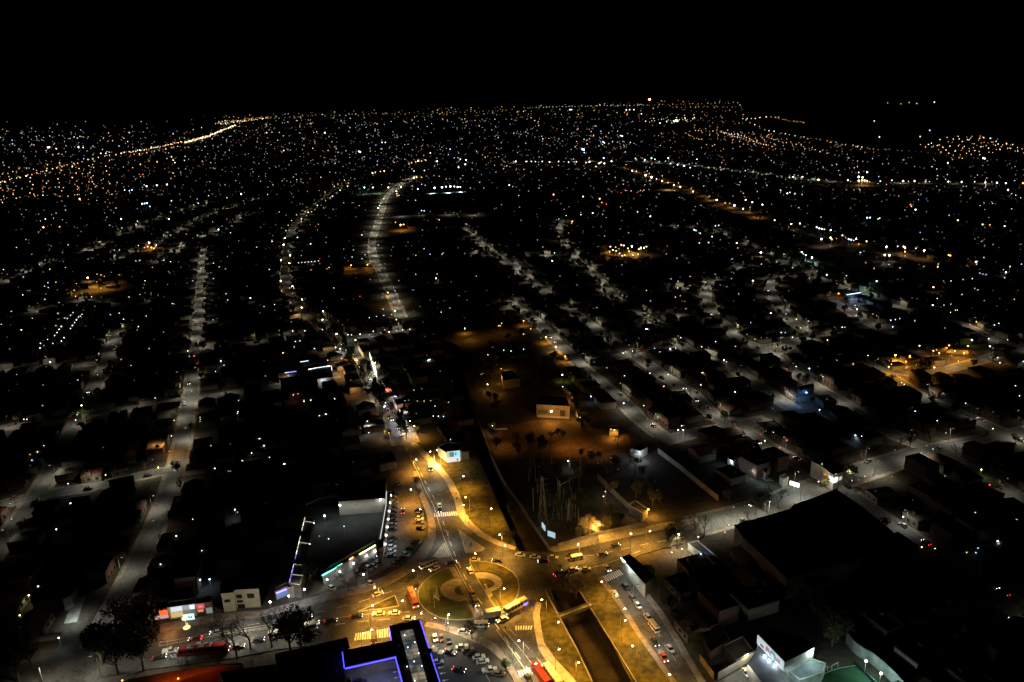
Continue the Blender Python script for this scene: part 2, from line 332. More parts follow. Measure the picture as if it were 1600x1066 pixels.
wall_line([(907, 928), (923, 954), (959, 1011), (1006, 1090)], 1.0, .35, concrete, 'canal_wall', 'low concrete wall on the east bank of the lower canal')
a, b = G(872, 967), G(925, 947)
fb = empty('footbridge', (a + b) / 2, math.atan2((b - a).y, (b - a).x)); Lb = (b - a).length
tag(fb, 'narrow concrete footbridge crossing the lower canal', 'bridge')
MB().box(0, 0, .1, Lb, 2.2, .35).build('deck', concrete, fb)
for s in (-1, 1): MB().box(0, s * 1.05, .46, Lb, .08, .9).build('railing', metal, fb)
# road markings
def crossing(pts, n, along=True):
    """zebra between edge A (p0,p1) and edge B (p3,p2)"""
    A0, A1, B1, B0 = [G(*p) for p in pts]; k = MB()
    for i in range(n):
        t0, t1 = (i + .2) / n, (i + .75) / n
        q = [A0.lerp(A1, t0), A0.lerp(A1, t1), B0.lerp(B1, t1), B0.lerp(B1, t0)]
        k.add([(v.x, v.y, .312) for v in q], [(0, 1, 2, 3)])
    o = k.build('road_marking', white); o['kind'] = 'structure'
crossing([(555, 991), (611, 982), (611, 996), (553, 1002)], 15)
crossing([(804, 979), (833, 979), (831, 985), (805, 986)], 7)
crossing([(808, 1050), (856, 1036), (864, 1046), (812, 1060)], 12)
crossing([(677, 803), (714, 800), (716, 806), (678, 809)], 11)
crossing([(941, 902), (968, 891), (975, 898), (947, 911)], 9)
def line_mark(pts, w=.18, z=.312, dash=None, m=yellowp):
    L = smooth_line([G(*p) for p in pts], 2.0); k = MB()
    if not dash: k.add(*ribbon(L, w, z))
    else:
        for i in range(0, len(L) - 2, dash * 2): k.add(*ribbon(L[i:i + dash + 1], w, z))
    o = k.build('road_marking', m); o['kind'] = 'structure'
line_mark([(635, 700), (655, 735), (670, 765), (684, 790), (692, 815), (704, 850), (716, 880), (736, 920), (757, 950), (780, 985), (805, 1020), (835, 1060)], .35, dash=2)
line_mark([(632, 700), (650, 733), (664, 765), (677, 790), (685, 815), (697, 850), (710, 880), (728, 915), (748, 950)], .2)
line_mark([(776, 985), (800, 1018), (828, 1058), (840, 1075)], .25)
line_mark([(786, 984), (812, 1014), (842, 1052)], .2)
line_mark([(796, 984), (822, 1010), (848, 1040)], .2, dash=2)
line_mark([(645, 966), (600, 969), (540, 975), (480, 984), (400, 997), (300, 1014)], .2, dash=2)
line_mark([(640, 957), (560, 962), (500, 971), (430, 982), (350, 992)], .2)
line_mark([(612, 925), (560, 942), (500, 957), (440, 969), (360, 983)], .2, dash=2)
line_mark([(850, 875), (900, 872), (950, 864), (1000, 853), (1060, 842), (1090, 835)], .2, dash=2)
line_mark([(880, 895), (910, 890), (940, 884), (1000, 862)], .2)
line_mark([(955, 893), (985, 930), (1015, 970), (1060, 1040)], .15, dash=3)
MP = mat('median_paving', (.13, .11, .085), .9, .3, .3)
kerbed('median', [(250, 1006), (340, 990), (440, 975), (500, 965), (500, 967), (440, 978), (340, 994), (250, 1011)], MP)

# ------------------------------------------------------------------ street furniture: lamps
def dsc(p, k=.00055): return max(1.0, dist(p) * k / .33)
def lamp_proto(h, c, big=1.0, arm=1.6):
    r = empty('street_lamp')
    MB().tube((0, 0, 0), (0, 0, h), .12, .08).tube((0, 0, h), (arm, 0, h + .35), .06, .05, 5).build('pole', metal, r)
    MB().box(arm + .1, 0, h + .25, .8, .34, .16).build('lamp_head', darkm, r)
    if c in (LAMPC['L'], LAMPC['C']): MB().box(arm + .1, 0, h + .2, .6, .26, .045).build('lamp_lens', em(c, 8), r)
    else: MB().ball((arm + .1, 0, h + .2), (.38 * big, .32 * big, .24 * big)).build('lamp_lens', em(c, 60 if c == LAMPC['S'] else 45), r)
    return r
LAMPC = {'S': (1, .68, .3), 'L': (1, .96, .82), 'C': (.8, .92, 1), 'M': (1, .85, .6)}
LCOL = {'S': SOD, 'L': (1, .93, .70), 'C': (1, .95, .68), 'M': (1, .78, .42)}
LP = {}
lamp_no = {}
RESERVED = [[(-200, 1400), (-200, 1040), (64, 1022), (150, 1008), (250, 980), (250, 1400)], [(85, 985), (84, 905), (125, 898), (140, 925), (138, 990)], [(250, 1066), (250, 925), (440, 895), (465, 785), (600, 765), (600, 740), (640, 690), (655, 685), (745, 700), (730, 660), (690, 560), (680, 515), (740, 495), (830, 500), (905, 600), (960, 650), (1040, 690), (1070, 715), (1135, 775), (1140, 800), (1200, 780), (1290, 745), (1310, 760), (1400, 835), (1350, 895), (1240, 915), (1150, 852), (1130, 890), (1075, 862), (1030, 900), (1080, 1000), (1130, 970), (1180, 955), (1300, 975), (1430, 1066), (1500, 1400), (250, 1400)]]
RESW = [[G(min(max(x, -200), 1800), y) for x, y in P] for P in RESERVED]
def put_lamp(p, h, c, ang, power, label, group, kindL='SPOT', size=155, individual=True, lens=True, blend=.35):
    if individual:
        big = round(dsc(p), 0 if dsc(p) > 3 else 1)
        k = (h, c, big)
        if k not in LP: LP[k] = o = lamp_proto(h, LAMPC[c], big); first = True
        else: o = copy_tree(LP[k])
        o.location = p; o.rotation_euler.z = ang
        tag(o, label, 'street lamp', group)
        d = Vector((math.cos(ang) * 1.7, math.sin(ang) * 1.7, h - .1))
        light(p + d, LCOL[c], power, kindL, size=size, blend=blend)
    else:
        d = Vector((math.cos(ang) * 1.7, math.sin(ang) * 1.7, h - .1))
        light(p + d, LCOL[c], power, kindL, size=size, blend=blend)
# named lamps near the roundabout (head positions in the photograph; avenue L and all C ones are added)
NEAR = [(727, 792, 'S', 'by the park path above the roundabout'), (764, 798, 'S', 'on the park lawn nearest the canal bend'), (784, 833, 'S', 'at the canal corner of the park lawn'), (719, 746, 'S', 'beside the parked white car in the park'), (733, 777, 'S', 'in the middle of the park lawn'),
 (747, 868, 'S', 'at the north tip of the roundabout'), (781, 922, 'S', 'on the yellow lit half of the roundabout'), (853.5, 937, 'S', 'at the top corner of the south lawn'), (865.6, 974, 'S', 'beside the footbridge'), (947, 911, 'S', 'at the mouth of the street beside the canal'),
 (970, 954, 'S', 'upper one of the pair on the lawn east of the canal'), (971, 973, 'S', 'lower one of the pair on the lawn east of the canal'), (996, 1012, 'S', 'on the low lawn east of the canal'), (900, 1031, 'S', 'on the west bank of the lower canal'), (868, 1019, 'S', 'on the lawn beside the red bus'), (935, 823, 'S', 'inside the glowing bare tree'),
 (591, 915, 'S', 'on the kerb of the west road, dazzling'), (646, 718, 'S', 'at the top of the side car park'), (647, 764, 'S', 'beside the avenue halfway down the car park'), (661, 798, 'S', 'at the crossing of the avenue'), (678, 704, 'S', 'behind the billboard house'), (667, 707, 'S', 'left of the billboard house'), (688, 713, 'S', 'on the corner of the billboard house'), (648, 668, 'S', 'orange, under the market trees'),
 (785, 856, 'S', 'over the bright pool on the kerb by the canal'), (576, 950, 'S', 'on the median west of the roundabout'), (1051, 1060, 'S', 'at the foot of the street beside the canal'), (699, 957, 'M', 'on the green half of the roundabout'), (563, 995, 'S', 'beside the wide crossing'), (588, 982, 'S', 'at the blue mall end of the wide crossing'),
 (696, 966, 'L', 'at the lower rim of the roundabout'), (663, 962, 'S', 'at the tip of the blue mall'), (818, 1000, 'M', 'beside the small crossing south of the roundabout'), (830, 1040, 'S', 'beside the lowest crossing'), (1010, 832, 'S', 'on the pavement of the east road'), (985, 838, 'S', 'by the wall of the substation'), (905, 848, 'S', 'on the wide pavement by the tanks'),
 (690, 775, 'L', 'on the avenue just above the crossing'), (674, 742, 'L', 'on the avenue below the billboard house'), (700, 828, 'L', 'where the avenue opens towards the roundabout'), (652, 893, 'S', 'on the kerb by the white minibus'), (630, 944, 'S', 'beside the orange bus'), (800, 1010, 'L', 'on the road south of the roundabout'), (455, 958, 'L', 'beside the long white bus'), (360, 974, 'L', 'before the pale two storey house'), (260, 1000, 'L', 'behind the white pickup'), (150, 1025, 'L', 'at the foot of the long north-south street'), (60, 1040, 'L', 'at the lowest west corner'), (1060, 832, 'M', 'on the east road past the yellow pavement'), (1030, 985, 'L', 'over the cars on the canal street'), (990, 915, 'L', 'over the upper end of the canal street'),  # the three avenue L lamps are added to light its asphalt neutrally
 (1112, 803, 'C', 'on the east road above the lone bare tree'), (1152, 794, 'C', 'on the east road opposite the warehouse corner'), (1203, 780, 'C', 'on the east road before the pinkish sign'), (1252, 763, 'C', 'on the east road at the big crossing'), (1312, 741, 'C', 'in the middle of the big crossing'), (1368, 722, 'C', 'on the east road past the big crossing'), (1440, 703, 'C', 'on the far stretch of the east road')]  # cool lamps added to brighten the east road
NPOW = {0: 1}
for i, (x, y, c, where) in enumerate(NEAR):
    h = 9 if y > 850 else 8
    p = G(x, y, h); p.z = 0
    put_lamp(p, h, c, random.uniform(0, 6.28), (.55 if i == 15 else 1) * ({'L': 3600, 'C': 5200}.get(c, 11500)) * (2.6 if i == 6 else 1.7 if i in (15, 16, 21, 20) else .92), {'S': 'sodium street lamp ', 'C': 'cool white street lamp '}.get(c, 'pale street lamp ') + where, None, 'POINT' if i == 15 else 'SPOT', size=150, blend=.75)
n_ind = len(NEAR)
for name, pts, wd, sp, c, pw, tr, ho, cars in []: pass
allamps = []
for (name, pts, wd, sp, c, pw, tr, ho, cars), L in zip(ST, ribs):
    if not sp: continue
    acc, side, k = sp * .4, 1, 0
    for a, b in zip(L, L[1:]):
        acc += (b - a).length
        if acc >= sp * .68:
            acc = random.uniform(-.12, .12) * sp; side = -side; k += 1
            d = (b - a).normalized(); n = Vector((-d.y, d.x, 0))
            if random.random() < .12: continue
            p = b + n * side * (wd / 2 + .8)
            ang = math.atan2(-n.y * side, -n.x * side)
            allamps.append((dist(p), p, name, k, c, pw, ang))
allamps.sort(key=lambda t: t[0])
budget = 300 - n_ind - 3
distant_posts = MB(); distant_lens = {}
cnt = {}
for i, (d, p, name, k, c, pw, ang) in enumerate(allamps):
    cnt[name] = cnt.get(name, 0) + 1
    P = 2250 * pw * random.uniform(.5, 1.5) * (1.15 if d > 450 else .68) * (.4 if name == 'the north avenue' and d > 620 else 1) * (1 if c != 'C' else 1.3)
    cc = c if c != 'M' else random.choice('LSM')
    if i < budget:
        put_lamp(p, 8, cc, ang, P, '%s street lamp on %s, %s from its near end' % ({'L': 'white', 'S': 'orange', 'C': 'cool white', 'M': 'warm'}[cc], name, ordn(cnt[name])), 'lamps along the streets', size=148 if d < 450 else 160, blend=.8)
    else:
        put_lamp(p, 8, cc, ang, P * (1.3 if d > 900 else 1), None, None, individual=False, size=164, blend=.5)
        distant_posts.box(p.x, p.y, 0, .2, .2, 8)
        if not (name == 'the north avenue' and d > 620 and k % 2) and random.random() < {'L': .25, 'C': .0, 'S': .7, 'M': .5}[cc]: distant_lens.setdefault(cc, MB()).octa((p.x, p.y, 8.2), d * .0004)
tag(distant_posts.build('distant_lamp_posts', metal), 'posts of the street lamps too far off to count', 'lamp posts', kind='stuff')
for c, m in distant_lens.items(): tag(m.build('distant_street_lights', em(LAMPC[c], 4)), 'far street lights of one colour, %s' % {'L': 'white', 'S': 'orange', 'C': 'cool white', 'M': 'warm white'}[c], 'street lights', kind='stuff')
# ------------------------------------------------------------------ vehicles
def car_proto(kind, body_m, on):
    r = empty({'sedan': 'car', 'hatch': 'car'}.get(kind, kind))
    D = {'sedan': (4.5, 1.78, .78, 1.45), 'hatch': (3.9, 1.7, .8, 1.5), 'van': (5.6, 2.05, 1.1, 2.4), 'minibus': (7.6, 2.2, 1.2, 2.8), 'bus': (10.4, 2.5, 1.3, 3.0), 'pickup': (5.3, 1.85, .95, 1.75), 'truck': (7.5, 2.4, 1.3, 3.2), 'long_bus': (17.5, 2.6, 1.3, 3.1)}[kind]
    l, wd, hb, h = D
    b = MB()
    if kind in ('sedan', 'hatch', 'pickup'):
        b.box(0, 0, .28, l, wd, hb - .28 - .12, 0).box(-.02, 0, hb - .12, l * .985, wd * .97, .12, 0, .95, .9)
        if kind == 'sedan': x0, x1 = -1.55, .95
        elif kind == 'hatch': x0, x1 = -1.85, .8
        else: x0, x1 = -.6, 1.2
        cx, cl = (x0 + x1) / 2, x1 - x0
        b.box(cx - .1, 0, h - .06, cl * .62, wd * .76, .07)
        if kind == 'pickup':
            for s in (-1, 1): b.box(-1.65, s * (wd / 2 - .06), hb, 1.95, .1, .3)
            b.box(-2.6, 0, hb, .08, wd - .1, .3)
        gl = MB().box(cx, 0, hb, cl, wd * .9, h - .06 - hb, 0, .64, .84, -.1)
    elif kind == 'truck':
        b.box(l / 2 - .9, 0, .5, 1.8, wd * .95, 1.8, 0, .9, .92, -.08); b.box(-.9, 0, .75, l - 2, wd, h - .75)
        gl = MB().box(l / 2 - .06, 0, 1.3, .25, wd * .84, .8, 0, .6, .9)
    else:
        b.box(0, 0, .35, l, wd, hb - .35); b.box(-.03, 0, h - .45, l * (.985 if kind != 'van' else .9), wd * .94, .45, 0, .97, .88, -.02 if kind != 'van' else -.1)
        nose = {'van': .82}.get(kind, .96)
        gl = MB().box(0, 0, hb, l * .985, wd * .96, h - .45 - hb, 0, nose, .97, -.12 if kind == 'van' else 0)
        for k in range(int(l // 1.6)): b.box(-l / 2 + .5 + k * 1.6, 0, hb, .16, wd * .975, h - .45 - hb)
        if 'bus' in kind: b.box(-l * .2, 0, h, 1.6, 1.2, .22); b.box(l * .2, 0, h, 1.2, 1.1, .18)
    b.build('body', body_m, r); gl.build('window', glass, r)
    wr = .33 if h < 2 else .45
    xs = (-l * .31, l * .31) if kind not in ('bus', 'long_bus') else (-l * .28, l * .33)
    for x in xs:
        for s in (-1, 1): MB().tube((x, s * (wd / 2 - .1), wr), (x, s * (wd / 2 + .03), wr), wr, wr, 10).build('wheel', rubber, r)
    for s in (-1, 1):
        MB().box(l / 2 + .01, s * wd * .38, .58 if h < 2 else .75, .08, .26, .15).build('headlight', em((1, .93, .8), 14) if on else mat('lamp_glass', (.5, .5, .5), .2), r)
        MB().box(-l / 2 - .01, s * wd * .38, .6 if h < 2 else .9, .08, .24, .14).build('tail_light', em('r', 5 if on != 2 else 22) if on else mat('red_glass', (.3, .02, .02), .2), r)
    return r
CP = {}
BODY = {'white': (.75, .74, .7), 'silver': (.42, .42, .42), 'black': (.03, .03, .032), 'red': (.28, .025, .02), 'yellow': (.6, .42, .05), 'grey': (.16, .16, .165), 'blue': (.04, .08, .2), 'orange': (.6, .13, .04), 'brown': (.16, .08, .05), 'cream': (.6, .55, .42)}
def car(px, py, dx, dy, kind='sedan', c='silver', on=0, label=None, group=None, z=.30, beam=False):
    a = G(px, py, .8); b = G(px + dx * 3, py + dy * 3, .8); a.z = z
    ang = math.atan2(b.y - a.y, b.x - a.x)
    k = (kind, c, on)
    if k not in CP:
        bm_ = mat('body_' + c, BODY[c], .45, .04, 1); CP[k] = o = car_proto(kind, bm_, on)
    else: o = copy_tree(CP[k])
    o.location = a; o.rotation_euler.z = ang
    tag(o, label, {'sedan': 'car', 'hatch': 'car', 'pickup': 'pickup truck', 'long_bus': 'bus'}.get(kind, kind), group)
    if beam:
        l = light(a + Vector((math.cos(ang) * 2.6, math.sin(ang) * 2.6, .9)), (.85, .92, 1), 900, 'SPOT', size=75, blend=.6, rad=.1)
        l.rotation_euler = (R(84), 0, ang - math.pi / 2)
    return o
C_ = [
 (669, 883, -1, .42, 'minibus', 'white', 1, 'white minibus entering the roundabout beside a white car', 1),
 (679, 888.5, -1, .42, 'sedan', 'white', 1, 'white car alongside the white minibus', 0),
 (705, 879, 1, -.18, 'sedan', 'black', 1, 'dark car crossing the top of the roundabout', 0),
 (742, 874.5, 1, -.06, 'sedan', 'cream', 0, 'pale taxi at the north tip of the roundabout', 0),
 (777, 876, -1, -.05, 'sedan', 'black', 1, 'black car on the north-east arc of the roundabout', 0),
 (734.5, 892, -.45, -1, 'sedan', 'cream', 1, 'yellow lit car on the road splitting the roundabout, top end', 0),
 (641, 904, -1, .5, 'sedan', 'black', 0, 'black car leaving the roundabout to the north-west', 0),
 (649.5, 916, -.55, 1, 'hatch', 'black', 1, 'black car between the red bus and the green lawn', 0),
 (739, 928, .4, 1, 'sedan', 'yellow', 1, 'yellow and black taxi in the middle of the roundabout', 1),
 (743.5, 941, .35, 1, 'pickup', 'grey', 1, 'grey pickup in front of the yellow taxi', 1),
 (616, 957.6, -1, .04, 'sedan', 'white', 0, 'white car on the west road closest to the roundabout', 0),
 (592, 958.6, -1, .06, 'sedan', 'white', 1, 'second white car from the roundabout on the west road', 0),
 (557, 963, 1, -.1, 'sedan', 'black', 1, 'dark car with red tail lights behind two white ones', 0),
 (517, 970, 1, -.12, 'sedan', 'black', 1, 'black car on the west road above the blue mall corner', 0),
 (489, 974, 1, -.2, 'sedan', 'white', 1, 'white car beside the long white bus', 0),
 (478, 964, 1, -.2, 'sedan', 'black', 1, 'black car above the long white bus', 0),
 (639, 966.5, 1, -.05, 'sedan', 'silver', 1, 'silver car at the tip of the blue neon roof', 0),
 (785, 968, -1, .4, 'sedan', 'white', 1, 'white car behind the blue lit bus', 0),
 (724.5, 987, 1, .12, 'sedan', 'silver', 1, 'silver car below the roundabout next to the round dark tree', 0),
 (767, 963, -1, .18, 'truck', 'white', 0, 'white box truck at the lower edge of the roundabout', 0),
 (752, 977.5, 1, 0, 'van', 'white', 1, 'white van below the box truck', 0),
 (806, 950, -1, .55, 'bus', 'cream', 1, 'cream topped bus with blue lit side', 0),
 (645.5, 937, .38, 1, 'bus', 'orange', 1, 'red orange bus on the west arc of the roundabout', 1),
 (813, 867, 1, .12, 'sedan', 'silver', 0, 'silver car parked at the kerb where the road meets the canal', 0),
 (836, 870, 1, .1, 'sedan', 'white', 0, 'white car in the kerbside row over the canal, middle one', 0),
 (864, 871, 1, .05, 'sedan', 'white', 0, 'white car in the kerbside row over the canal, last one', 0),
 (849, 877, -1, .05, 'sedan', 'black', 1, 'black car with red lights on the road over the canal', 0),
 (894, 867, 1, -.2, 'sedan', 'black', 0, 'black car hugging the kerb before the van', 0),
 (901, 873, 1, -.2, 'van', 'silver', 1, 'pale van on the east road', 0),
 (941, 866, 1, -.2, 'sedan', 'grey', 1, 'grey car on the east road past the van', 0),
 (961, 853, 1, -.3, 'sedan', 'black', 1, 'black car at the kerb of the pavement by the tanks', 0),
 (873, 896, 1, -.5, 'sedan', 'black', 2, 'black car braking hard at the canal opening', 0),
 (883, 894, 1, -.5, 'sedan', 'black', 0, 'unlit black car ahead of the braking one', 0),
 (895, 890, 1, -.3, 'sedan', 'silver', 1, 'silver car above the top of the lower canal', 0),
 (915, 889, 1, -.05, 'sedan', 'cream', 0, 'cream car beside the mouth of the canal street', 0),
 (949, 888, .8, 1, 'sedan', 'white', 1, 'white car turning into the canal street', 0),
 (961, 928, .8, 1, 'sedan', 'cream', 0, 'cream car parked first on the canal street', 0),
 (978, 917, .8, 1, 'sedan', 'black', 0, 'dark car parked beside the lit shop wall', 0),
 (989, 935, .8, 1, 'sedan', 'grey', 0, 'grey car parked on the canal street below the dark one', 0),
 (997, 947, .8, 1, 'hatch', 'white', 0, 'white hatchback parked on the canal street', 0),
 (1013, 965, .8, 1, 'sedan', 'silver', 1, 'silver car parked above the cream van', 0),
 (1022, 981, .8, 1, 'van', 'cream', 0, 'cream van parked on the canal street', 0),
 (1023, 1003, .6, 1, 'sedan', 'black', 1, 'black car with lit lamps coming down the canal street', 1),
 (1047, 1014, .8, 1, 'sedan', 'silver', 0, 'silver car parked against the hedge on the canal street', 0),
 (1037, 1027, .6, 1, 'sedan', 'orange', 1, 'orange lit car low on the canal street', 0),
 (1166, 1052, .65, 1, 'hatch', 'white', 0, 'white hatchback in the walled yard by the sign hall', 0),
 (519, 919, 1, .5, 'hatch', 'cream', 0, 'small pale car parked by the cyan lit shops', 0),
 (590, 928.5, 1, -.35, 'sedan', 'silver', 1, 'silver car passing under the dazzling kerb lamp', 0),
 (580, 912, 1, .4, 'hatch', 'cream', 0, 'pale car parked behind the dazzling kerb lamp', 0),
 (458, 988, 1, -.24, 'long_bus', 'white', 1, 'long white bus stopped on the west road', 0),
 (319, 1018, 1, -.1, 'long_bus', 'red', 1, 'long red bus on the lower west road', 0),
 (266, 1017, 1, -.15, 'pickup', 'white', 1, 'white pickup behind the long red bus', 0),
 (249, 1027, 1, -.2, 'sedan', 'black', 1, 'black car with headlights below the white pickup', 1),
 (305, 998, -1, .12, 'sedan', 'red', 2, 'red car with bright tail light on the west road', 0),
 (338, 988, -1, .15, 'sedan', 'silver', 1, 'silver car opposite the pale two storey house', 0),
 (313, 1008, 1, -.15, 'sedan', 'cream', 0, 'cream car just above the long red bus', 0),
 (403, 1000, 1, -.15, 'sedan', 'black', 1, 'black car between bare trees on the west road', 1),
 (372, 1010, 1, -.15, 'sedan', 'grey', 1, 'grey car ahead of the long red bus', 1),
 (584, 998, .02, -1, 'van', 'black', 2, 'dark van driving over the wide crossing', 0),
 (687, 791, .02, 1, 'hatch', 'white', 1, 'white car with headlights on the avenue at the crossing', 1),
 (687, 797, .02, 1, 'sedan', 'black', 1, 'dark car just ahead of the white one on the avenue', 1),
 (672, 732, .3, 1, 'van', 'silver', 1, 'pale van on the avenue beside the billboard house', 1),
 (846, 1058, .72, 1, 'bus', 'red', 0, 'red bus waiting at the lowest crossing', 0),
 (864, 1059, .72, 1, 'bus', 'cream', 0, 'pale orange bus next to the red one', 0),
 (826, 1060, .7, 1, 'sedan', 'black', 0, 'black car to the side of the two waiting buses', 0),
 (629.5, 799, .05, -1, 'sedan', 'black', 2, 'dark car with tail lights driving up the mall car park', 0),
 (622, 756, 1, -.05, 'sedan', 'silver', 0, 'silver car alone at the top of the mall car park', 0),
 (606, 678, .1, 1, 'sedan', 'orange', 1, 'orange lit car under the trees at the market end', 0),
]
PARK = [  # in the blue mall's car park
 (680, 997, .3, 1, 'hatch', 'white', 'white hatchback at the top of the blue mall car park'), (690, 997, .2, 1, 'hatch', 'brown', 'brown hatchback next to the white one'), (701, 1000, .2, 1, 'hatch', 'black', 'black hatchback third in the top row'),
 (722, 1010, 1, -.2, 'sedan', 'cream', 'cream car under the kerb tree of the mall car park'), (731, 1015, 1, -.2, 'sedan', 'grey', 'grey car second down the slanted parking row'), (739, 1020, 1, -.2, 'sedan', 'black', 'black car third down the slanted parking row'),
 (748, 1026, 1, -.18, 'sedan', 'white', 'white car fourth down the slanted parking row'), (754, 1033, 1, -.2, 'sedan', 'white', 'white car fifth down the slanted parking row'), (765, 1047, 1, -.18, 'pickup', 'white', 'white pickup low in the slanted parking row'), (779, 1052, 1, .1, 'sedan', 'silver', 'silver car below the white pickup'),
 (683, 1034, 1, -.15, 'sedan', 'white', 'white car beside the box truck against the mall'), (677, 1024, 1, .1, 'truck', 'cream', 'cream box truck parked against the blue mall')]
for t in C_: car(*t[:8], beam=bool(t[8]))
_lb = [o for o in bpy.data.objects if o.get('label') == 'long red bus on the lower west road'][0]
for x_, w_ in ((-4.4, 2.2), (-.6, 1.6), (2.6, .8)): MB().box(x_, 0, 3.13, w_, 2.0, .1).build('roof_panel', plasterw, _lb)
_b = [o for o in bpy.data.objects if o.get('label') == 'cream topped bus with blue lit side'][0]
for x_ in (-4.2, -3.2): MB().box(x_, 1.28, .7, .8, .05, .9).build('side_light', em((.1, .1, 1), 4), _b)
MB().box(-5.24, 0, .7, .06, 2.2, 1.0).build('rear_light', em((.15, .1, 1), 2.5), _b)
for x, y, dx, dy, k, c, lb in PARK: car(x, y, dx, dy, k, c, 0, lb, None, .21)
car(703, 1018, 1, .3, 'sedan', 'black', 2, 'dark car with red lights moving through the blue mall car park', None, .21)
car(717, 1046, 1, .2, 'sedan', 'black', 2, 'black car braking deep in the blue mall car park', None, .21)
cols_ = ['black', 'grey', 'black', 'grey', 'brown', 'black', 'silver', 'white', 'black', 'grey']
n = 0
for (x0, y0, x1, y1, m, dx, dy, where) in [(616, 771, 612, 868, 15, 1, -.05, 'under the lamps of the mall front'), (630, 868, 600, 868, 0, 1, 0, ''), (655, 797, 656, 816, 4, 1, .1, 'by the avenue kerb'), (657, 825, 657, 836, 3, 1, .2, 'by the bend of the avenue kerb'), (652, 846, 634, 866, 6, 1, .35, 'along the curved kerb'), (630, 872, 618, 882, 3, 1, .4, 'at the lower end of the curved kerb'), (600, 866, 570, 883, 7, 1, .55, 'outside the lit shop row'), (592, 880, 560, 895, 5, 1, .4, 'in the second row outside the lit shops'), (556, 1052, 566, 1075, 4, 1, -.1, 'on the roof deck of the blue mall')]:
    for i in range(m):
        if random.random() < .1: continue
        t = i / max(1, m - 1); z = 4.62 if y1 > 1000 else .13
        if z > 1: P = G(x0 + (x1 - x0) * t, y0 + (y1 - y0) * t, 4.6)
        o = car(x0 + (x1 - x0) * t, y0 + (y1 - y0) * t, dx, dy, random.choice(['sedan', 'hatch']), random.choice(cols_[:5] if z > 1 else cols_), 0, None, 'cars parked ' + where, z)
        if z > 1: o.location = P
        o['label'] = '%s car parked %s, %s from the top' % (['dark', 'grey', 'silver', 'white'][0] if False else o.children[0].data.materials[0].name[5:], where, ordn(i + 1))
# cars standing along the streets
taken = []
for (name, pts, wd, sp, c, pw, tr, ho, cars), L in zip(ST, ribs):
    if not cars: continue
    k = 0
    for a, b in zip(L, L[1:]):
        if dist(b) > 900 or random.random() > cars: continue
        d = (b - a).normalized(); nn = Vector((-d.y, d.x, 0)); s = random.choice((-1, 1)); k += 1
        mv = random.random() < .3
        p = b + nn * s * (wd / 4 if mv else wd / 2 - 1)
        kk = (random.choice(['sedan', 'hatch']), random.choice(cols_), 1 if mv else 0)
        if kk not in CP: CP[kk] = o = car_proto(kk[0], mat('body_' + kk[1], BODY[kk[1]], .45, .04, 1), kk[2])
        else: o = copy_tree(CP[kk])
        o.location = (p.x, p.y, .28); o.rotation_euler.z = math.atan2(d.y, d.x) + (math.pi if s > 0 else 0)
        tag(o, '%s car %s %s, %s from its near end' % (kk[1], 'driving on' if mv else 'parked on', name, ordn(k)), 'car', 'cars on the residential streets')
def bike(px, py, dx, dy, label):
    a = G(px, py, .5); a.z = .3; b = G(px + dx * 3, py + dy * 3, .5); r = empty('motorcycle', a, math.atan2(b.y - a.y, b.x - a.x)); tag(r, label, 'motorcycle')
    MB().box(0, 0, .45, 1.1, .25, .35, 0, .7, .7).tube((.5, 0, .3), (.35, 0, 1.0), .04, .04).tube((.35, -.3, 1), (.35, .3, 1), .03, .03).build('body', darkm, r)
    for x in (-.65, .65): MB().tube((x, -.06, .31), (x, .06, .31), .31, .31, 12).build('wheel', rubber, r)
    MB().ball((.6, 0, .8), .13).build('headlight', em('w', 40), r); MB().ball((-.75, 0, .65), .08).build('tail_light', em('r', 20), r)
    return r
bike(678, 969, 1, -.4, 'motorcycle with lit lamps under the green lawn of the roundabout'); bike(698, 977, 1, -.4, 'motorcycle nearer the blue mall car park')
# ------------------------------------------------------------------ people
def person_mesh(seed):
    rr = random.Random(seed); s = rr.uniform(.1, .28)
    P = [((0, 0, .95), .15), ((0, 0, 1.2), .16), ((0, 0, 1.42), .17), ((0, 0, 1.53), .06), ((.02, 0, 1.66), .11), ((0.02, 0, 1.76), .08),
         ((0, .2, 1.4), .07), ((-s, .24, 1.15), .055), ((-s * .4, .25, .92), .045), ((0, -.2, 1.4), .07), ((s, -.24, 1.15), .055), ((s * 1.6, -.25, .95), .045),
         ((0, .1, .88), .11), ((s, .1, .5), .075), ((s * .9, .1, .08), .05), ((s * .9 + .14, .1, .05), .045), ((0, -.1, .88), .11), ((-s, -.1, .5), .075), ((-s * 1.5, -.1, .08), .05), ((-s * 1.5 + .14, -.1, .05), .045)]
    E = [(0, 1), (1, 2), (2, 3), (3, 4), (4, 5), (2, 6), (6, 7), (7, 8), (2, 9), (9, 10), (10, 11), (0, 12), (12, 13), (13, 14), (14, 15), (0, 16), (16, 17), (17, 18), (18, 19)]
    me = bpy.data.meshes.new('person'); me.from_pydata([p for p, _ in P], E, []); o = bpy.data.objects.new('person', me); col.objects.link(o)
    md = o.modifiers.new('skin', 'SKIN')
    for v, (_, r) in zip(me.skin_vertices[0].data, P): v.radius = (r, r)
    me.skin_vertices[0].data[0].use_root = True
    o.modifiers.new('sub', 'SUBSURF').levels = 1
    me.materials.append(mat('dark_clothes', (.035, .03, .035), .9, .4, 3)); return o
pm = [person_mesh(1), person_mesh(2)]; pf = [True, True]
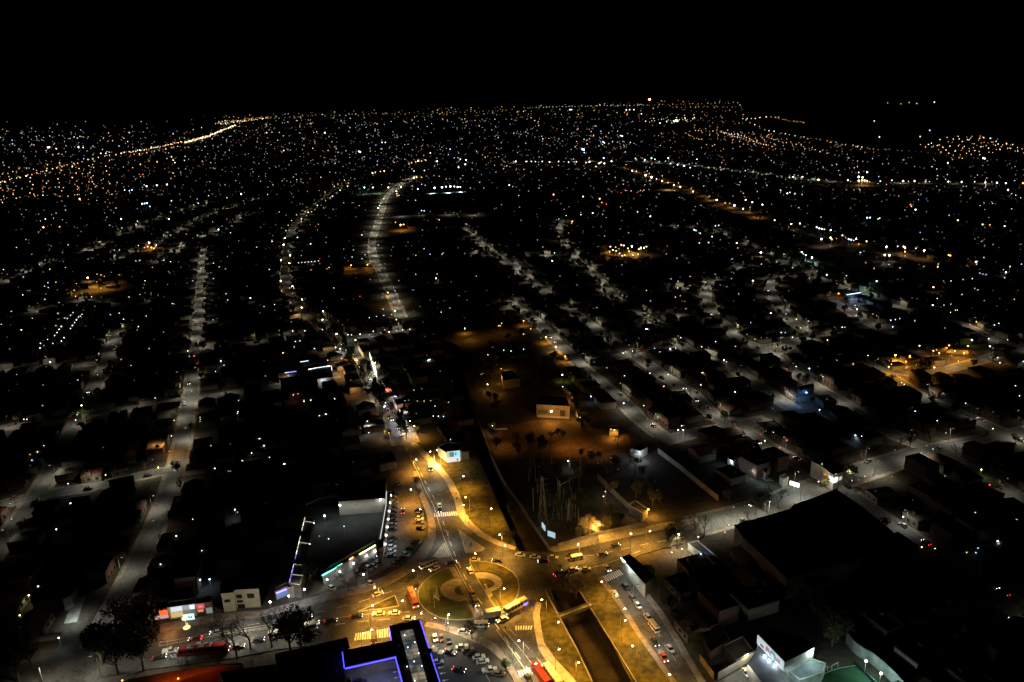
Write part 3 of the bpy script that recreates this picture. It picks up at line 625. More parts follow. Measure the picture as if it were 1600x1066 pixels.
for i, (x, y, lb) in enumerate([(735, 857, 'person in dark clothes crossing the pale paving north of the roundabout'), (737, 855, 'second person close beside the one on the pale paving'), (727, 854, 'person standing at the edge of the pale traffic island'), (713, 775, 'person walking on the park pavement beside the avenue'), (714, 782, 'person on the park pavement, below another walker'), (734, 815, 'person at the rounded corner of the park path'), (733, 821, 'second person at the rounded corner of the park path'), (925, 856, 'person standing on the pavement by the tanks'), (636, 822, 'person walking in the brown car park'), (647, 823, 'person near the kerb of the brown car park'), (604, 998, 'person waiting beside the wide crossing'), (790, 986, 'person on the road edge under the box truck')]):
    k = i % 2; o = pm[k] if pf[k] else pm[k].copy()
    if not pf[k]: col.objects.link(o)
    pf[k] = False; p = G(x, y); o.location = (p.x, p.y, .46); o.rotation_euler.z = random.uniform(0, 6.28); tag(o, lb, 'person')

# ------------------------------------------------------------------ trees
def leafy(seed, h, rad, n, size, m, name='tree', shape='round'):
    rr = random.Random(seed); r = empty(name)
    t = MB(); th = h * .35
    t.tube((0, 0, 0), (rr.uniform(-.2, .2), 0, th), .3, .2, 7)
    for k in range(6):
        a = rr.uniform(0, 6.28); t.tube((0, 0, th * rr.uniform(.7, 1)), (math.cos(a) * rad * .7, math.sin(a) * rad * .7, h * rr.uniform(.55, .9)), .13, .03, 5)
    t.build('trunk', bark, r)
    c = MB(); blobs = []
    for k in range(9 if shape == 'round' else 7):
        a = rr.uniform(0, 6.28)
        if shape == 'round': q = rr.uniform(0, .62) * rad; blobs.append((math.cos(a) * q, math.sin(a) * q, h * rr.uniform(.5, .85), rad * rr.uniform(.34, .55)))
        else: blobs.append((math.cos(a) * .3, math.sin(a) * .3, h * (.25 + .62 * k / 7), rad * (1.0 - .75 * k / 7)))
    for k in range(n):
        bx, by, bz, br = rr.choice(blobs)
        d = Vector((rr.gauss(0, 1), rr.gauss(0, 1), rr.gauss(0, .8))).normalized() * br * rr.uniform(.6, 1.12)
        p = Vector((bx, by, bz)) + d; u = Vector((rr.gauss(0, 1), rr.gauss(0, 1), rr.gauss(0, 1))).normalized(); v = u.orthogonal().normalized()
        s = size * rr.uniform(.6, 1.3); c.add([p - u * s, p - v * s * .6, p + u * s, p + v * s * .6], [(0, 1, 2, 3)])
    c.build('crown', m, r); return r
def bare(seed, h, m, name='bare_tree', spread=.55, top=3):
    rr = random.Random(seed); r = empty(name); t = MB(); tw = MB()
    def br(p, d, l, rad, lev):
        q = p + d * l; (t if lev > 2 else tw).tube(p, q, rad, rad * .65, 6 if lev > 2 else 3)
        if lev == 0: return
        for _ in range(top if lev > 1 else 4):
            e = (d + Vector((rr.gauss(0, spread), rr.gauss(0, spread), rr.gauss(.12, spread * .6)))).normalized(); br(q, e, l * rr.uniform(.62, .85), rad * .6, lev - 1)
    br(Vector((0, 0, 0)), Vector((0, 0, 1)), h * .28, .24, 5)
    t.build('trunk', m, r); tw.build('crown', m, r); return r
light(G(927, 826, 6), (1, .62, .18), 1100, 'POINT'); light(G(936, 824, 6), (1, .58, .12), 900, 'POINT')  # two added lights inside the crown make the bare tree glow
TREES = {'leafy': [leafy(s, 9 + s % 3, 4.2, 900, .34, leafm) for s in range(3)], 'olive': [leafy(10 + s, 8, 3.6, 700, .32, leafo) for s in range(3)], 'bare': [bare(20 + s, 9.5, bark) for s in range(3)], 'pale': [bare(30, 9.5, barkp, top=4, spread=.65), bare(31, 9, barkp, top=4, spread=.7)], 'tall': [leafy(40, 14, 2.4, 900, .4, leafm, 'tall_tree', 'col')], 'shrub': [leafy(50, 3.2, 2.0, 260, .25, leafo, 'shrub')]}
used = set()
def tree(p, kind, s=1, label='', group=None):
    o = random.choice(TREES[kind]); 
    if o.name in used: o = copy_tree(o)
    else: used.add(o.name)
    o.location = p; o.rotation_euler.z = random.uniform(0, 6.28); o.scale = (s, s, s * random.uniform(.9, 1.12))
    tag(o, label, 'shrub' if kind == 'shrub' else 'tree', group); return o
for x, y, k, s, lb in [(738, 1000, 'leafy', .85, 'round dark tree at the top kerb of the blue mall car park'), (746, 1007, 'bare', .5, 'small bare tree beside the round dark tree'),
 (822, 968, 'pale', .7, 'pale lit bare tree beside the blue lit bus'), (922, 841, 'pale', 1.25, 'bare tree glowing yellow around a lamp inside the substation wall'), (934, 840, 'pale', 1.1, 'bare tree second from the glowing one'), (950, 832, 'olive', .9, 'leafy tree right of the glowing bare tree'),
 (790, 1050, 'leafy', .6, 'small palm-like tree by the pavement of the mall car park'), (752, 1019, 'bare', .4, 'frosted bare tree on the car park verge'),
 (30, 1066, 'leafy', 1.82, 'large dark tree at the lowest west corner'), (5, 1040, 'leafy', 1.68, 'dark tree by the west edge of the lower road'), (50, 1045, 'leafy', 1.40, 'dark tree by the lower road in front of the shops wall'),
 (160, 1040, 'leafy', 1.82, 'dark tree first of the clump on the lower road'), (185, 1055, 'leafy', 1.68, 'dark tree low in the clump on the lower road'), (205, 1030, 'leafy', 1.89, 'broad dark tree in the middle of the clump'), (232, 1015, 'leafy', 1.75, 'dark tree nearest the orange lit shop'), (195, 1000, 'leafy', 1.54, 'dark tree at the back of the clump'), (225, 1048, 'leafy', 1.54, 'dark tree at the kerb end of the clump'),
 (300, 1052, 'bare', .9, 'bare tree below the long red bus'), (280, 1040, 'bare', .9, 'bare tree behind the white pickup'),
 (357, 1016, 'bare', 1.8, 'tall bare tree at the front of the long red bus'), (392, 1015, 'bare', 1.7, 'bare tree opposite the pale two storey house'), (370, 1026, 'bare', 1.6, 'bare tree between the two taller ones'), (425, 1012, 'bare', 1.8, 'bare tree at the tail of the long white bus'),
 (470, 1010, 'leafy', 1.68, 'dense dark tree in front of the long white bus'), (455, 1022, 'leafy', 1.68, 'dense dark tree below the long white bus'), (485, 1022, 'leafy', 1.1, 'dark tree beside the dark flat roof'),
 (545, 925, 'bare', 1.3, 'bare tree between the shops and the west road'), (558, 918, 'bare', 1.25, 'bare tree second by the cyan lit shops'), (575, 908, 'bare', 1.2, 'bare tree behind the pale car'), (592, 897, 'bare', 1.15, 'bare tree at the end of the shop row'),
 (486, 915, 'leafy', .9, 'dark bush-like tree at the foot of the arcade'), (482, 905, 'leafy', .9, 'dark tree against the arcade'),
 (800, 845, 'olive', .6, 'small leafy tree in the canal corner of the park'), (795, 800, 'olive', .7, 'olive tree on the bank past the canal'), (803, 812, 'olive', .9, 'brown leafy tree on the bank below the olive one'), (725, 712, 'bare', .6, 'bare tree at the end of the billboard house'), (735, 730, 'bare', .6, 'bare tree on the canal edge of the park'), (652, 757, 'shrub', 1.2, 'shrub beside the avenue lamp'), (655, 772, 'shrub', 1, 'shrub on the car park verge'),
 (1016, 908, 'olive', .9, 'scrubby tree at the top of the canal street hedge'), (1030, 930, 'bare', 1, 'bare tree second down the canal street hedge'), (1048, 955, 'olive', 1, 'olive tree third down the canal street hedge'), (1060, 978, 'leafy', .9, 'dark tree fourth down the canal street hedge'), (1072, 995, 'olive', .9, 'olive tree fifth down the canal street hedge'), (1086, 1015, 'bare', 1, 'bare tree last down the canal street hedge'), (1300, 1010, 'olive', 1.2, 'dim tree behind the pitch'), (1320, 998, 'olive', 1.1, 'dim tree farther behind the pitch'), (1290, 1000, 'leafy', 1.1, 'dark tree between the sign hall and the pitch'),
 (1062, 850, 'leafy', 1.1, 'dark tree at the corner of the east road'), (1047, 858, 'leafy', 1.0, 'dark tree beside the unlit corner lot'), (1088, 846, 'bare', 1.2, 'tall bare tree on the kerb of the east road'), (1085, 832, 'bare', 1.0, 'bare tree in front of a white car on the east road'), (1100, 838, 'bare', 1.1, 'bare tree past the corner yard'),
 (1180, 805, 'leafy', 1.2, 'dark tree over the east road'), (1195, 800, 'leafy', 1.2, 'dark tree next along the east road'), (1215, 795, 'bare', 1.2, 'bare tree by the white car on the east road'),
 (890, 925, 'bare', 1.2, 'bare tree at the head of the lower canal'), (880, 915, 'bare', 1.0, 'bare tree on the verge over the canal'), (912, 918, 'bare', 1.1, 'bare tree on the east side of the canal head'), (900, 935, 'bare', 1, 'bare tree leaning over the canal bed edge'),
 (740, 640, 'olive', .8, 'tree on the canal bank by the white dot lamp'), (772, 690, 'leafy', .8, 'dark tree lining the depot drive'), (776, 705, 'leafy', .8, 'dark tree second in the depot drive line'), (770, 675, 'leafy', .8, 'dark tree at the head of the depot drive'),
 (905, 665, 'olive', .8, 'leafy tree lit orange beside the depot'), (912, 660, 'olive', .9, 'leafy tree behind the depot wall'), (872, 680, 'shrub', 1.3, 'dark shrub alone on the orange depot yard'), (880, 683, 'shrub', 1.2, 'second shrub on the orange depot yard'), (862, 683, 'shrub', 1.1, 'third shrub on the orange depot yard'),
 (1020, 790, 'olive', .9, 'tree glowing orange behind the lit hut'), (1030, 785, 'olive', .8, 'tree farther from the lit hut'), (985, 690, 'bare', .9, 'bare tree over the orange verge'), (965, 700, 'bare', .9, 'bare tree nearer the depot on the orange verge'), (1000, 685, 'bare', .8, 'bare tree at the street end of the orange verge')]:
    tree(G(x, y), k, s, lb)
# dark trees of the market street crossing in front of the lights
for i in range(26):
    t = i / 25; x = 520 + 120 * t + random.uniform(-14, 14); y = 520 + 165 * t + random.uniform(-5, 5)
    tree(G(x, y), random.choice(['leafy', 'leafy', 'bare', 'tall']), random.uniform(.9, 1.3), '%s tree over the lit market street, %s from its far end' % (['dark'][0], ordn(i + 1)), 'trees over the market street')
PT = [(800 + random.uniform(-6, 70), 560 + random.uniform(0, 55)) for _ in range(14)] + [(750 + random.uniform(-8, 30), 545 + random.uniform(0, 110)) for _ in range(12)] + [(905 + random.uniform(0, 90), 712 + random.uniform(0, 30)) for _ in range(10)] + [(955 + random.uniform(0, 50), 735 + random.uniform(0, 45)) for _ in range(9)] + [(800 + random.uniform(0, 70), 690 + random.uniform(0, 22)) for _ in range(9)] + [(868 + random.uniform(0, 62), 740 + random.uniform(0, 75)) for _ in range(12)] + [(895, 628), (899, 640), (905, 650), (912, 661), (918, 668), (885, 612), (880, 600), (876, 585), (960, 825), (952, 812), (970, 818), (943, 822), (1024, 778), (1018, 765)] + [(790 + random.uniform(0, 90), 505 + 60 * random.random()) for _ in range(12)]
for i, (x, y) in enumerate(PT):
    if 842 < x < 862 and y > 760: continue
    k = random.choice(['leafy', 'leafy', 'olive', 'bare'])
    tree(G(x, y), k, random.uniform(.55, .95), '%s tree in the grounds round %s, %s of these' % ({'leafy': 'dark leafy', 'olive': 'olive', 'bare': 'bare'}[k], near(G(x, y)), ordn(i + 1)), 'trees in the depot grounds')
TC = [len([o for o in bpy.data.objects if o.get('category') == 'tree'])]
cand = []
for (name, pts, wd, sp, c, pw, tr, ho, cars), L in zip(ST, ribs):
    if not tr: continue
    k = 0
    for a, b in zip(L, L[1:]):
        d = (b - a).normalized(); nn = Vector((-d.y, d.x, 0))
        for s in (-1, 1):
            if random.random() < tr * .75:
                p = b + nn * s * (wd / 2 + 2.2) + d * random.uniform(-4, 4); cand.append((dist(p), p, name))
cand.sort(key=lambda t: t[0]); tc = {}
far_crowns, far_trunks = MB(), MB()
lim = 290 - TC[0]
for i, (d, p, name) in enumerate(cand):
    if i < lim:
        tc[name] = tc.get(name, 0) + 1; k = random.choice(['leafy', 'olive', 'bare', 'bare', 'olive'])
        tree(p, k, random.uniform(.65, 1), '%s tree on %s, %s from its near end' % ({'leafy': 'dark leafy', 'olive': 'olive leafy', 'bare': 'bare winter'}[k], name, ordn(tc[name])), 'trees along the streets')
    else:
        h = random.uniform(5, 8); far_trunks.box(p.x, p.y, 0, .4, .4, h * .5)
        for q in range(70):
            a = Vector((random.gauss(0, 1), random.gauss(0, 1), random.gauss(0, .8))).normalized() * random.uniform(.6, 1) * h * .38; c0 = Vector((p.x, p.y, h * .7)) + a
            u = Vector((random.gauss(0, 1), random.gauss(0, 1), random.gauss(0, 1))).normalized(); v = u.orthogonal(); s = .6; far_crowns.add([c0 - u * s, c0 - v * s, c0 + u * s, c0 + v * s], [(0, 1, 2, 3)])
tag(far_crowns.build('distant_foliage', leafo), 'leaves of the far street trees too many to count', 'trees', kind='stuff')
tag(far_trunks.build('distant_trunks', bark), 'trunks of the far street trees', 'trees', kind='stuff')
# ------------------------------------------------------------------ houses
def house(w_, d_, h, kind, wm, rm):
    r = empty('house')
    MB().box(0, 0, 0, w_, d_, h).build('wall', wm, r)
    if kind == 'gable':
        MB().add([(-w_ / 2 - .4, -d_ / 2 - .4, h), (w_ / 2 + .4, -d_ / 2 - .4, h), (w_ / 2 + .4, d_ / 2 + .4, h), (-w_ / 2 - .4, d_ / 2 + .4, h), (-w_ / 2 - .4, 0, h + 1.8), (w_ / 2 + .4, 0, h + 1.8)], [(0, 1, 5, 4), (2, 3, 4, 5), (0, 4, 3), (1, 2, 5)]).build('roof', rm, r)
    else:
        m = MB().box(0, 0, h + .003, w_ - .6, d_ - .6, .08)
        for x, y, a, b in ((0, d_ / 2, w_ + .1, .3), (0, -d_ / 2, w_ + .1, .3), (w_ / 2, 0, .3, d_ - .35), (-w_ / 2, 0, .3, d_ - .35)): m.box(x, y, h - .02, a, b, .55)
        m.box(w_ * .2, d_ * .15, h + .09, 1.6, 1.6, 1.1); m.build('roof', rm, r)
    for k in range(max(2, int(w_ // 4))):
        MB().box(-w_ / 2 + 2 + k * 3.6, d_ / 2 + .02, 1.1, 1.5, .1, 1.2).build('window', glass, r)
    MB().box(w_ / 2 - 1, d_ / 2 + .02, .05, 1.0, .12, 2.1).build('door', mat('door_paint', (.12, .06, .03), .6), r)
    return r
hpl, hwh = mat('house_plaster', (.15, .135, .11), .9, .2, .5), mat('house_white', (.24, .23, .2), .85, .15, .5)
HP = [house(11, 9, 3.4, 'flat', hpl, roofd), house(9, 11, 3.2, 'gable', hwh, rooft), house(12, 8, 6.2, 'flat', brick, roofm), house(10, 10, 3.6, 'gable', hpl, rooft), house(13, 10, 4.2, 'flat', hwh, roofm), house(8.5, 12, 3.3, 'flat', hpl, roofw)]
HN = ['low flat-roofed', 'gabled tile-roofed', 'two storey brick', 'gabled', 'wide flat-roofed', 'low light-roofed']
hused = set()
SEG = []
for (name, pts, wd, sp, c, pw, tr, ho, cars), L in zip(ST, ribs):
    for p in L: SEG.append((p.x, p.y, wd / 2 + (20 if 'curved canal' in name else 0)))
grid = {}
for x, y, r in SEG: grid.setdefault((int(x // 30), int(y // 30)), []).append((x, y, r))
def clear(x, y, m, own=None):
    for i in range(int(x // 30) - 1, int(x // 30) + 2):
        for j in range(int(y // 30) - 1, int(y // 30) + 2):
            for a, b, r in grid.get((i, j), ()):
                if (a - x) ** 2 + (b - y) ** 2 < (r + m) ** 2: return False
    return not any(inside((x, y), [(q.x, q.y) for q in P]) for P in RESW)
hc = []; placed = {}
def free(x, y, m):
    for i in (-1, 0, 1):
        for j in (-1, 0, 1):
            for a, b in placed.get((int(x // 15) + i, int(y // 15) + j), ()):
                if (a - x) ** 2 + (b - y) ** 2 < m * m: return False
    placed.setdefault((int(x // 15), int(y // 15)), []).append((x, y)); return True
for (name, pts, wd, sp, c, pw, tr, ho, cars), L in zip(ST, ribs):
    if not ho: continue
    acc = 0
    for a, b in zip(L, L[1:]):
        acc += (b - a).length
        if acc < 13: continue
        acc = 0; d = (b - a).normalized(); nn = Vector((-d.y, d.x, 0))
        for s in (-1, 1):
            for row in (0, 1, 2):
                p = b + nn * s * (wd / 2 + 7.6 + row * 14.5 + random.uniform(0, 1.5))
                if random.random() < .93 - .1 * row and clear(p.x, p.y, 6.6) and free(p.x, p.y, 11.5): hc.append((dist(p), p, math.atan2(-nn.y * s, -nn.x * s) - math.pi / 2, name))
for i in range(5200):     # the dark insides of the blocks
    p = G(random.uniform(-60, 1660), 330 + 760 * random.random() ** 1.3)
    if dist(p) < 1600 and clear(p.x, p.y, 13) and free(p.x, p.y, 13.5): hc.append((dist(p), p, random.choice((.35, .35 + math.pi / 2)), None))
hc.sort(key=lambda t: t[0])
fw, fr = MB(), MB(); hn = {}; k = 0
def infr(p, mg=25):
    v = Vector((p.x, p.y, -CAM_H)); z = -v.dot(CB); return z > 0 and -mg < v.dot(CR) / z * F + 800 < 1600 + mg and 533 - v.dot(CU) / z * F < 1066 + mg
hc = [t for t in hc if infr(t[1])]
for i, (d, p, a, name) in enumerate(hc):
    if k < 285:
        k += 1; j = random.randrange(len(HP)); o = HP[j]
        if j in hused: o = copy_tree(o)
        hused.add(j); o.location = p; o.rotation_euler.z = a + random.uniform(-.03, .03); s = random.uniform(.9, 1.1); o.scale = (s, s, random.uniform(.9, 1.25))
        if name: hn[name] = hn.get(name, 0) + 1; tag(o, '%s house on %s, %s from its near end' % (HN[j], name, ordn(hn[name])), 'house', 'houses of the dark blocks')
        else: tag(o, 'unlit %s house inside the dark block near %s' % (HN[j], near(p)), 'house', 'houses of the dark blocks')
    else:
        h = random.choice((2.8, 3, 3.2, 4.5)); w_, dd = random.uniform(8, 12.5), random.uniform(8, 11)
        fw.box(p.x, p.y, 0, w_, dd, h, a); fr.box(p.x, p.y, h + .003, w_ + .3, dd + .3, .35 if random.random() < .6 else 1.3, a, *((1, 1) if random.random() < .6 else (.9, .1)))
tag(fw.build('distant_house_walls', plaster), 'walls of the low houses too far off to count', 'houses', kind='stuff')
tag(fr.build('distant_house_roofs', roofd), 'dark roofs of the low houses too far off to count', 'houses', kind='stuff')

# ------------------------------------------------------------------ blocks built from their roof corners
def block(name, roof_px, h, wm, rm, label, cat='building', parapet=.5):
    P = [G(x, y, h) for x, y in roof_px]; c = sum(P, Vector()) / len(P); r = empty(name, (c.x, c.y, 0)); tag(r, label, cat)
    L = [(p.x - c.x, p.y - c.y) for p in P]; n = len(L)
    MB().add([(x, y, 0) for x, y in L] + [(x, y, h) for x, y in L], [(i, (i + 1) % n, n + (i + 1) % n, n + i) for i in range(n)]).build('wall', wm, r)
    MB().prism([(x * .995, y * .995) for x, y in L], None, h - .1).build('roof', rm, r)
    if parapet:
        k = MB()
        for i in range(n):
            a, b = Vector((*L[i], 0)), Vector((*L[(i + 1) % n], 0)); d = b - a; m = (a + b) / 2; k.box(m.x, m.y, h - .09, d.length + .2, .3, parapet + .09 + .003 * (i % 2), math.atan2(d.y, d.x))
        k.build('parapet', wm, r)
    return r, c
def strip(par, c, pts, z, t, m, name='light_strip', hgt=.25, out=0):
    k = MB()
    for a, b in zip(pts, pts[1:]):
        A, B = G(*a, z) - c, G(*b, z) - c; A.z = B.z = 0; d = B - A; q = (A + B) / 2 + Vector((d.y, -d.x, 0)).normalized() * out; k.box(q.x, q.y, z, d.length, t, hgt, math.atan2(d.y, d.x))
    return k.build(name, m, par)
# the blue neon mall
NZ = 9
blue = mat('glow_blue_neon', (.06, .05, 1), emit=5, sample=False)
r, c = block('shopping_mall', [(536.5, 1019), (613.5, 1003), (609, 980), (655, 970.6), (690, 1080), (633, 1080), (619, 1026), (539.5, 1044)], NZ, plaster, roofm, 'T-shaped shopping mall edged with blue neon and a long lit skylight')
strip(r, c, [(609, 980), (655, 970.6), (690, 1080)], NZ + .1, .2, blue, 'neon_strip', .22, -.32); strip(r, c, [(609, 980), (613.5, 1003), (536.5, 1019), (539.5, 1044)], NZ + .1, .2, blue, 'neon_strip', .22, .32); strip(r, c, [(539.5, 1044.5), (619, 1026.5), (634, 1082)], NZ + .1, .24, blue, 'neon_strip', .25, .32)
k = MB()
A0, A1, B1, B0 = [G(x, y, NZ + .4) - c for x, y in ((625, 986), (645, 983), (672, 1082), (651, 1085))]
nn_ = 16
skm = MATS.get('sky') or mat('sky_panels', (.3, .3, .28), .4, .3, 1)
sky_e = bpy.data.materials.new('skylight_glow'); sky_e.use_nodes = True; nt = sky_e.node_tree; bb = nt.nodes['Principled BSDF']; tx = nt.nodes.new('ShaderNodeTexNoise'); tx.inputs['Scale'].default_value = .25; tc_ = nt.nodes.new('ShaderNodeTexCoord'); nt.links.new(tc_.outputs['Object'], tx.inputs['Vector'])
rp = nt.nodes.new('ShaderNodeValToRGB'); nt.links.new(tx.outputs[0], rp.inputs[0]); rp.color_ramp.elements[0].position = .42; rp.color_ramp.elements[0].color = (.07, .085, .09, 1); rp.color_ramp.elements[1].position = .72; rp.color_ramp.elements[1].color = (.6, .48, .32, 1)
nt.links.new(rp.outputs[0], bb.inputs['Emission Color']); bb.inputs['Emission Strength'].default_value = .62; bb.inputs['Base Color'].default_value = (.1, .1, .1, 1)
for i in range(nn_):
    for s0, s1 in ((0.01, .47), (.50, .99)):
        t0, t1 = i / nn_ + .003, (i + 1) / nn_ - .003; a, b = A0.lerp(B0, t0), A1.lerp(B1, t0); e, f = A0.lerp(B0, t1), A1.lerp(B1, t1)
        k.add([a.lerp(b, s0), a.lerp(b, s1), e.lerp(f, s1), e.lerp(f, s0)], [(0, 1, 2, 3)])
for v in range(len(k.v)): k.v[v] = (k.v[v][0], k.v[v][1], NZ + .45)
k.build('skylight', sky_e, r)
k = MB(); lm = MB()
for x, y in ((632, 991), (637, 1010), (654, 1019), (647, 1032), (659, 1039), (648, 1062), (636, 1040), (648, 1002)):
    p = G(x, y, NZ + 1) - c; k.box(p.x, p.y, NZ + .5, .22, .22, .2)
k.build('roof_lamp', em('b', 7), r)
for (x, y) in ((560, 1026), (590, 1019), (670, 1020), (618, 1012)):
    p = G(x, y, NZ) - c; MB().box(p.x, p.y, NZ - .05, 2.2, 1.6, 1.2, -.25).build('ventilation_unit', metal, r)
deck = block('parking_deck', [(541, 1046), (617, 1029), (632, 1082), (556, 1085)], 4.5, concrete, mat('deck', (.2, .2, .21), .7, .2, .2), 'grey roof parking deck inside the angle of the blue neon mall', 'parking deck', .9)[0]
for x, y in ((614, 1030), (617, 1040), (619, 1049.5), (620.5, 1058.5)):
    p = G(x, y, 4.52); q = G(x - 4, y + .8, 4.52); a = math.atan2(q.y - p.y, q.x - p.x); k = MB(); ca, sa = math.cos(a), math.sin(a)
    pts = [(-1, -.12), (.3, -.12), (.3, -.55), (1.2, 0), (.3, .55), (.3, .12), (-1, .12)]; d = deck.location
    k.prism([(p.x - d.x + u * ca - v * sa, p.y - d.y + u * sa + v * ca) for u, v in pts], None, 4.46); k.build('painted_arrow', white, deck)
for x, y in ((679, 1010), (684, 1025), (689, 1043), (692, 1052), (696, 1063)):
    p = G(x, y, .2); q = G(x - 4, y + .8, .2); a = math.atan2(q.y - p.y, q.x - p.x); k = MB(); ca, sa = math.cos(a), math.sin(a)
    k.prism([(p.x + u * ca - v * sa, p.y + u * sa + v * ca) for u, v in [(-1, -.12), (.3, -.12), (.3, -.55), (1.2, 0), (.3, .55), (.3, .12), (-1, .12)]], None, .212); k.build('road_marking', white)['kind'] = 'structure'
line_mark([(757, 1050), (766, 1068)], .15, .212)
for x, y in ((700, 1003), (730, 1030), (745, 1055), (700, 1060)): light(G(x, y, 9), (.8, .93, 1), 450, 'SPOT', size=150)
for x, y in ((575, 1052), (600, 1045)): light(G(x, y, 12), (.9, .95, 1), 600, 'SPOT', size=150)
# dark flat hall beside it
block('storage_hall', [(430, 1024), (542, 998), (546, 1014), (536, 1022), (541, 1080), (440, 1090)], 8, plaster, roofd, 'unlit flat-roofed hall between the dark tree and the neon mall')
# bottom canopy, its orange glow put into the wall and roof colours
r, c = block('canopy_building', [(200, 1062), (250, 1052), (300, 1044), (345, 1038), (378, 1036), (380, 1039), (350, 1044), (320, 1051), (290, 1060), (262, 1074), (215, 1100), (180, 1100)], 4.5, mat('red_paint', (.45, .06, .02), .7, .15, .5), mat('orange_canopy', (.5, .1, .02), .7, .2, .3), 'curved orange-red canopy glowing at the bottom of the lower road', 'canopy', 0)
for x, y in ((255, 1055), (285, 1049), (320, 1044)): light(G(x, y, 9), (1, .45, .15), 330, 'SPOT', size=140)
block('low_hall', [(345, 1052), (430, 1040), (440, 1100), (360, 1100)], 7, plaster, roofd, 'unlit low hall past the end of the orange canopy')
# the west arcade
def dots(par, c, pts, z, m, r=.28, name='lamp'):
    for x, y in pts: p = G(x, y, z) - c; p.z = z; k = MB().ball(p, r); k.build(name, m, par)
lw = em('w', 40)
r, c = block('arcade', [(477, 806), (491, 811), (469, 915), (452, 912)], 6, plaster, roofd, 'long narrow arcade edged with small white and violet lamps', 'arcade', .3)
P0, P1 = (476.5, 809), (452, 912)
for i in range(14):
    if i in (3, 9): continue
    t0, t1 = i / 14, (i + .75) / 14; strip(r, c, [(P0[0] + (P1[0] - P0[0]) * t0, P0[1] + (P1[1] - P0[1]) * t0), (P0[0] + (P1[0] - P0[0]) * t1, P0[1] + (P1[1] - P0[1]) * t1)], 6.35, .22, em('v' if i in (8, 11, 12, 13) else ('y' if i % 4 == 1 else 'w'), 2.2 if i % 2 else .9), 'light_strip')
for y0 in (815, 848, 882, 898): strip(r, c, [(477 - (y0 - 808) * .24, y0), (491 - (y0 - 811) * .2, y0 + 2)], 6.3, .25, em('w', .35), 'crossbar')
for x, y in ((490.5, 813.5), (489.8, 818.5), (484, 845), (483, 850.5), (477, 878), (475.5, 921), (451, 932), (422, 941), (507, 806.5)):
    p = G(x, y, 5); p.z = 0; q = empty('yard_lamp', p); tag(q, 'small white lamp beside the arcade, near %s' % {813.5: 'its top end', 818.5: 'its top end, lower of two', 845: 'its middle', 850.5: 'its middle, lower of two', 878: 'its lower third', 921: 'its foot', 932: 'the blue shop', 941: 'the gate past the blue shop', 806.5: 'the white terrace roof'}[y], 'lamp')
    MB().tube((0, 0, 0), (0, 0, 5), .06, .05).build('pole', metal, q); MB().ball((0, 0, 5.1), .3).build('lamp_head', lw, q); light(p + Vector((0, 0, 4.7)), COOL, 220, 'SPOT', size=160)
block('arcade_end', [(449, 921), (468, 915), (470, 908), (452, 906)], 4.5, plasterw, roofw, 'white lit block at the foot of the arcade')
light(G(462, 905, 9), (1, .95, .8), 900, 'SPOT', size=130); light(G(462, 932, 6), COOL, 600, 'SPOT', size=160)
r, c = block('shop', [(430, 925), (450, 917), (449, 911), (431, 919)], 4, plaster, roofw, 'small corner shop with a violet-blue lit front')
def panel(par, c, a, b, z0, z1, m, name='shop_window', off=.15, H=0):
    """upright lit panel between two ground pixels, facing the camera"""
    A, B = G(*a, H), G(*b, H); A.z = B.z = 0; d = B - A; q = (A + B) / 2; n = Vector((q.x, q.y, 0)).normalized() * -off; q = q + n - c
    return MB().box(q.x, q.y, z0, d.length, .18, z1 - z0, math.atan2(d.y, d.x)).build(name, m, par)
panel(r, c, (431, 924.6), (449, 917.4), .6, 3.0, em((.3, .5, 1), .4), 'shop_window', .2, 4); panel(r, c, (431, 924.6), (449, 917.4), 3.1, 3.8, em('v', 2.5), 'light_strip', .3, 4)
# white terrace roof + mall block + east lamps
r, c = block('terrace_building', [(529, 785), (532, 768), (603, 748), (602, 780)], 7, plasterw, mat('grey_roof', (.12, .12, .12), .8, .2, .3), 'dark flat-roofed mall block with a white columned terrace front')
k = MB()
for i in range(13):
    p = G(530 + 70 * i / 12, 787 - 7 * i / 12, 6) - c; k = MB().box(p.x, p.y, 0, .6, .6, 6.5); 
    if i % 2 == 0: k.build('column', plasterw, r)
panel(r, c, (532, 797), (600, 789), 4.6, 6.0, em((.9, 1, .85), .5), 'lit_fascia', .8)
for x, y in ((533, 790), (550, 788), (570, 786), (594, 781)): light(G(x, y, 8.5), (.95, 1, .9), 500, 'SPOT', size=160)
dots(r, c, [(531, 789.5), (594.5, 781)], 7.6, lw, .35)
strip(r, c, [(477, 790), (500, 780), (528, 776)], 4, .5, mat('pale_edge', (.5, .5, .46), .7), 'pale_wall', 1)
r, c = block('long_shop_building', [(604, 770), (611, 768), (598, 856), (588, 860)], 6.5, plasterw, roofm, 'long shop building washed white by lamps over the mall car park')
strip(r, c, [(604, 768), (603, 790), (598, 820), (594, 842)], 6.9, .3, em('w', .8), 'light_strip')  # glowing strip stands in for the lamp-lit building edge
for i, (x, y) in enumerate([(611, 774), (609, 786), (608, 799), (606.5, 811.5), (605, 824), (603.5, 837), (602, 850.5)]):
    p = G(x, y, 6); p.z = 0; q = empty('yard_lamp', p); tag(q, 'white lamp in the row over the mall car park, %s from the top' % ordn(i + 1), 'lamp', 'lamps in a row over the mall car park')
    MB().tube((0, 0, 0), (0, 0, 6), .07, .05).build('pole', metal, q); MB().ball((0, 0, 6.1), .3).build('lamp_head', lw, q); light(p + Vector((2.5, 0, 5.7)), COOL, 320, 'SPOT', size=140)
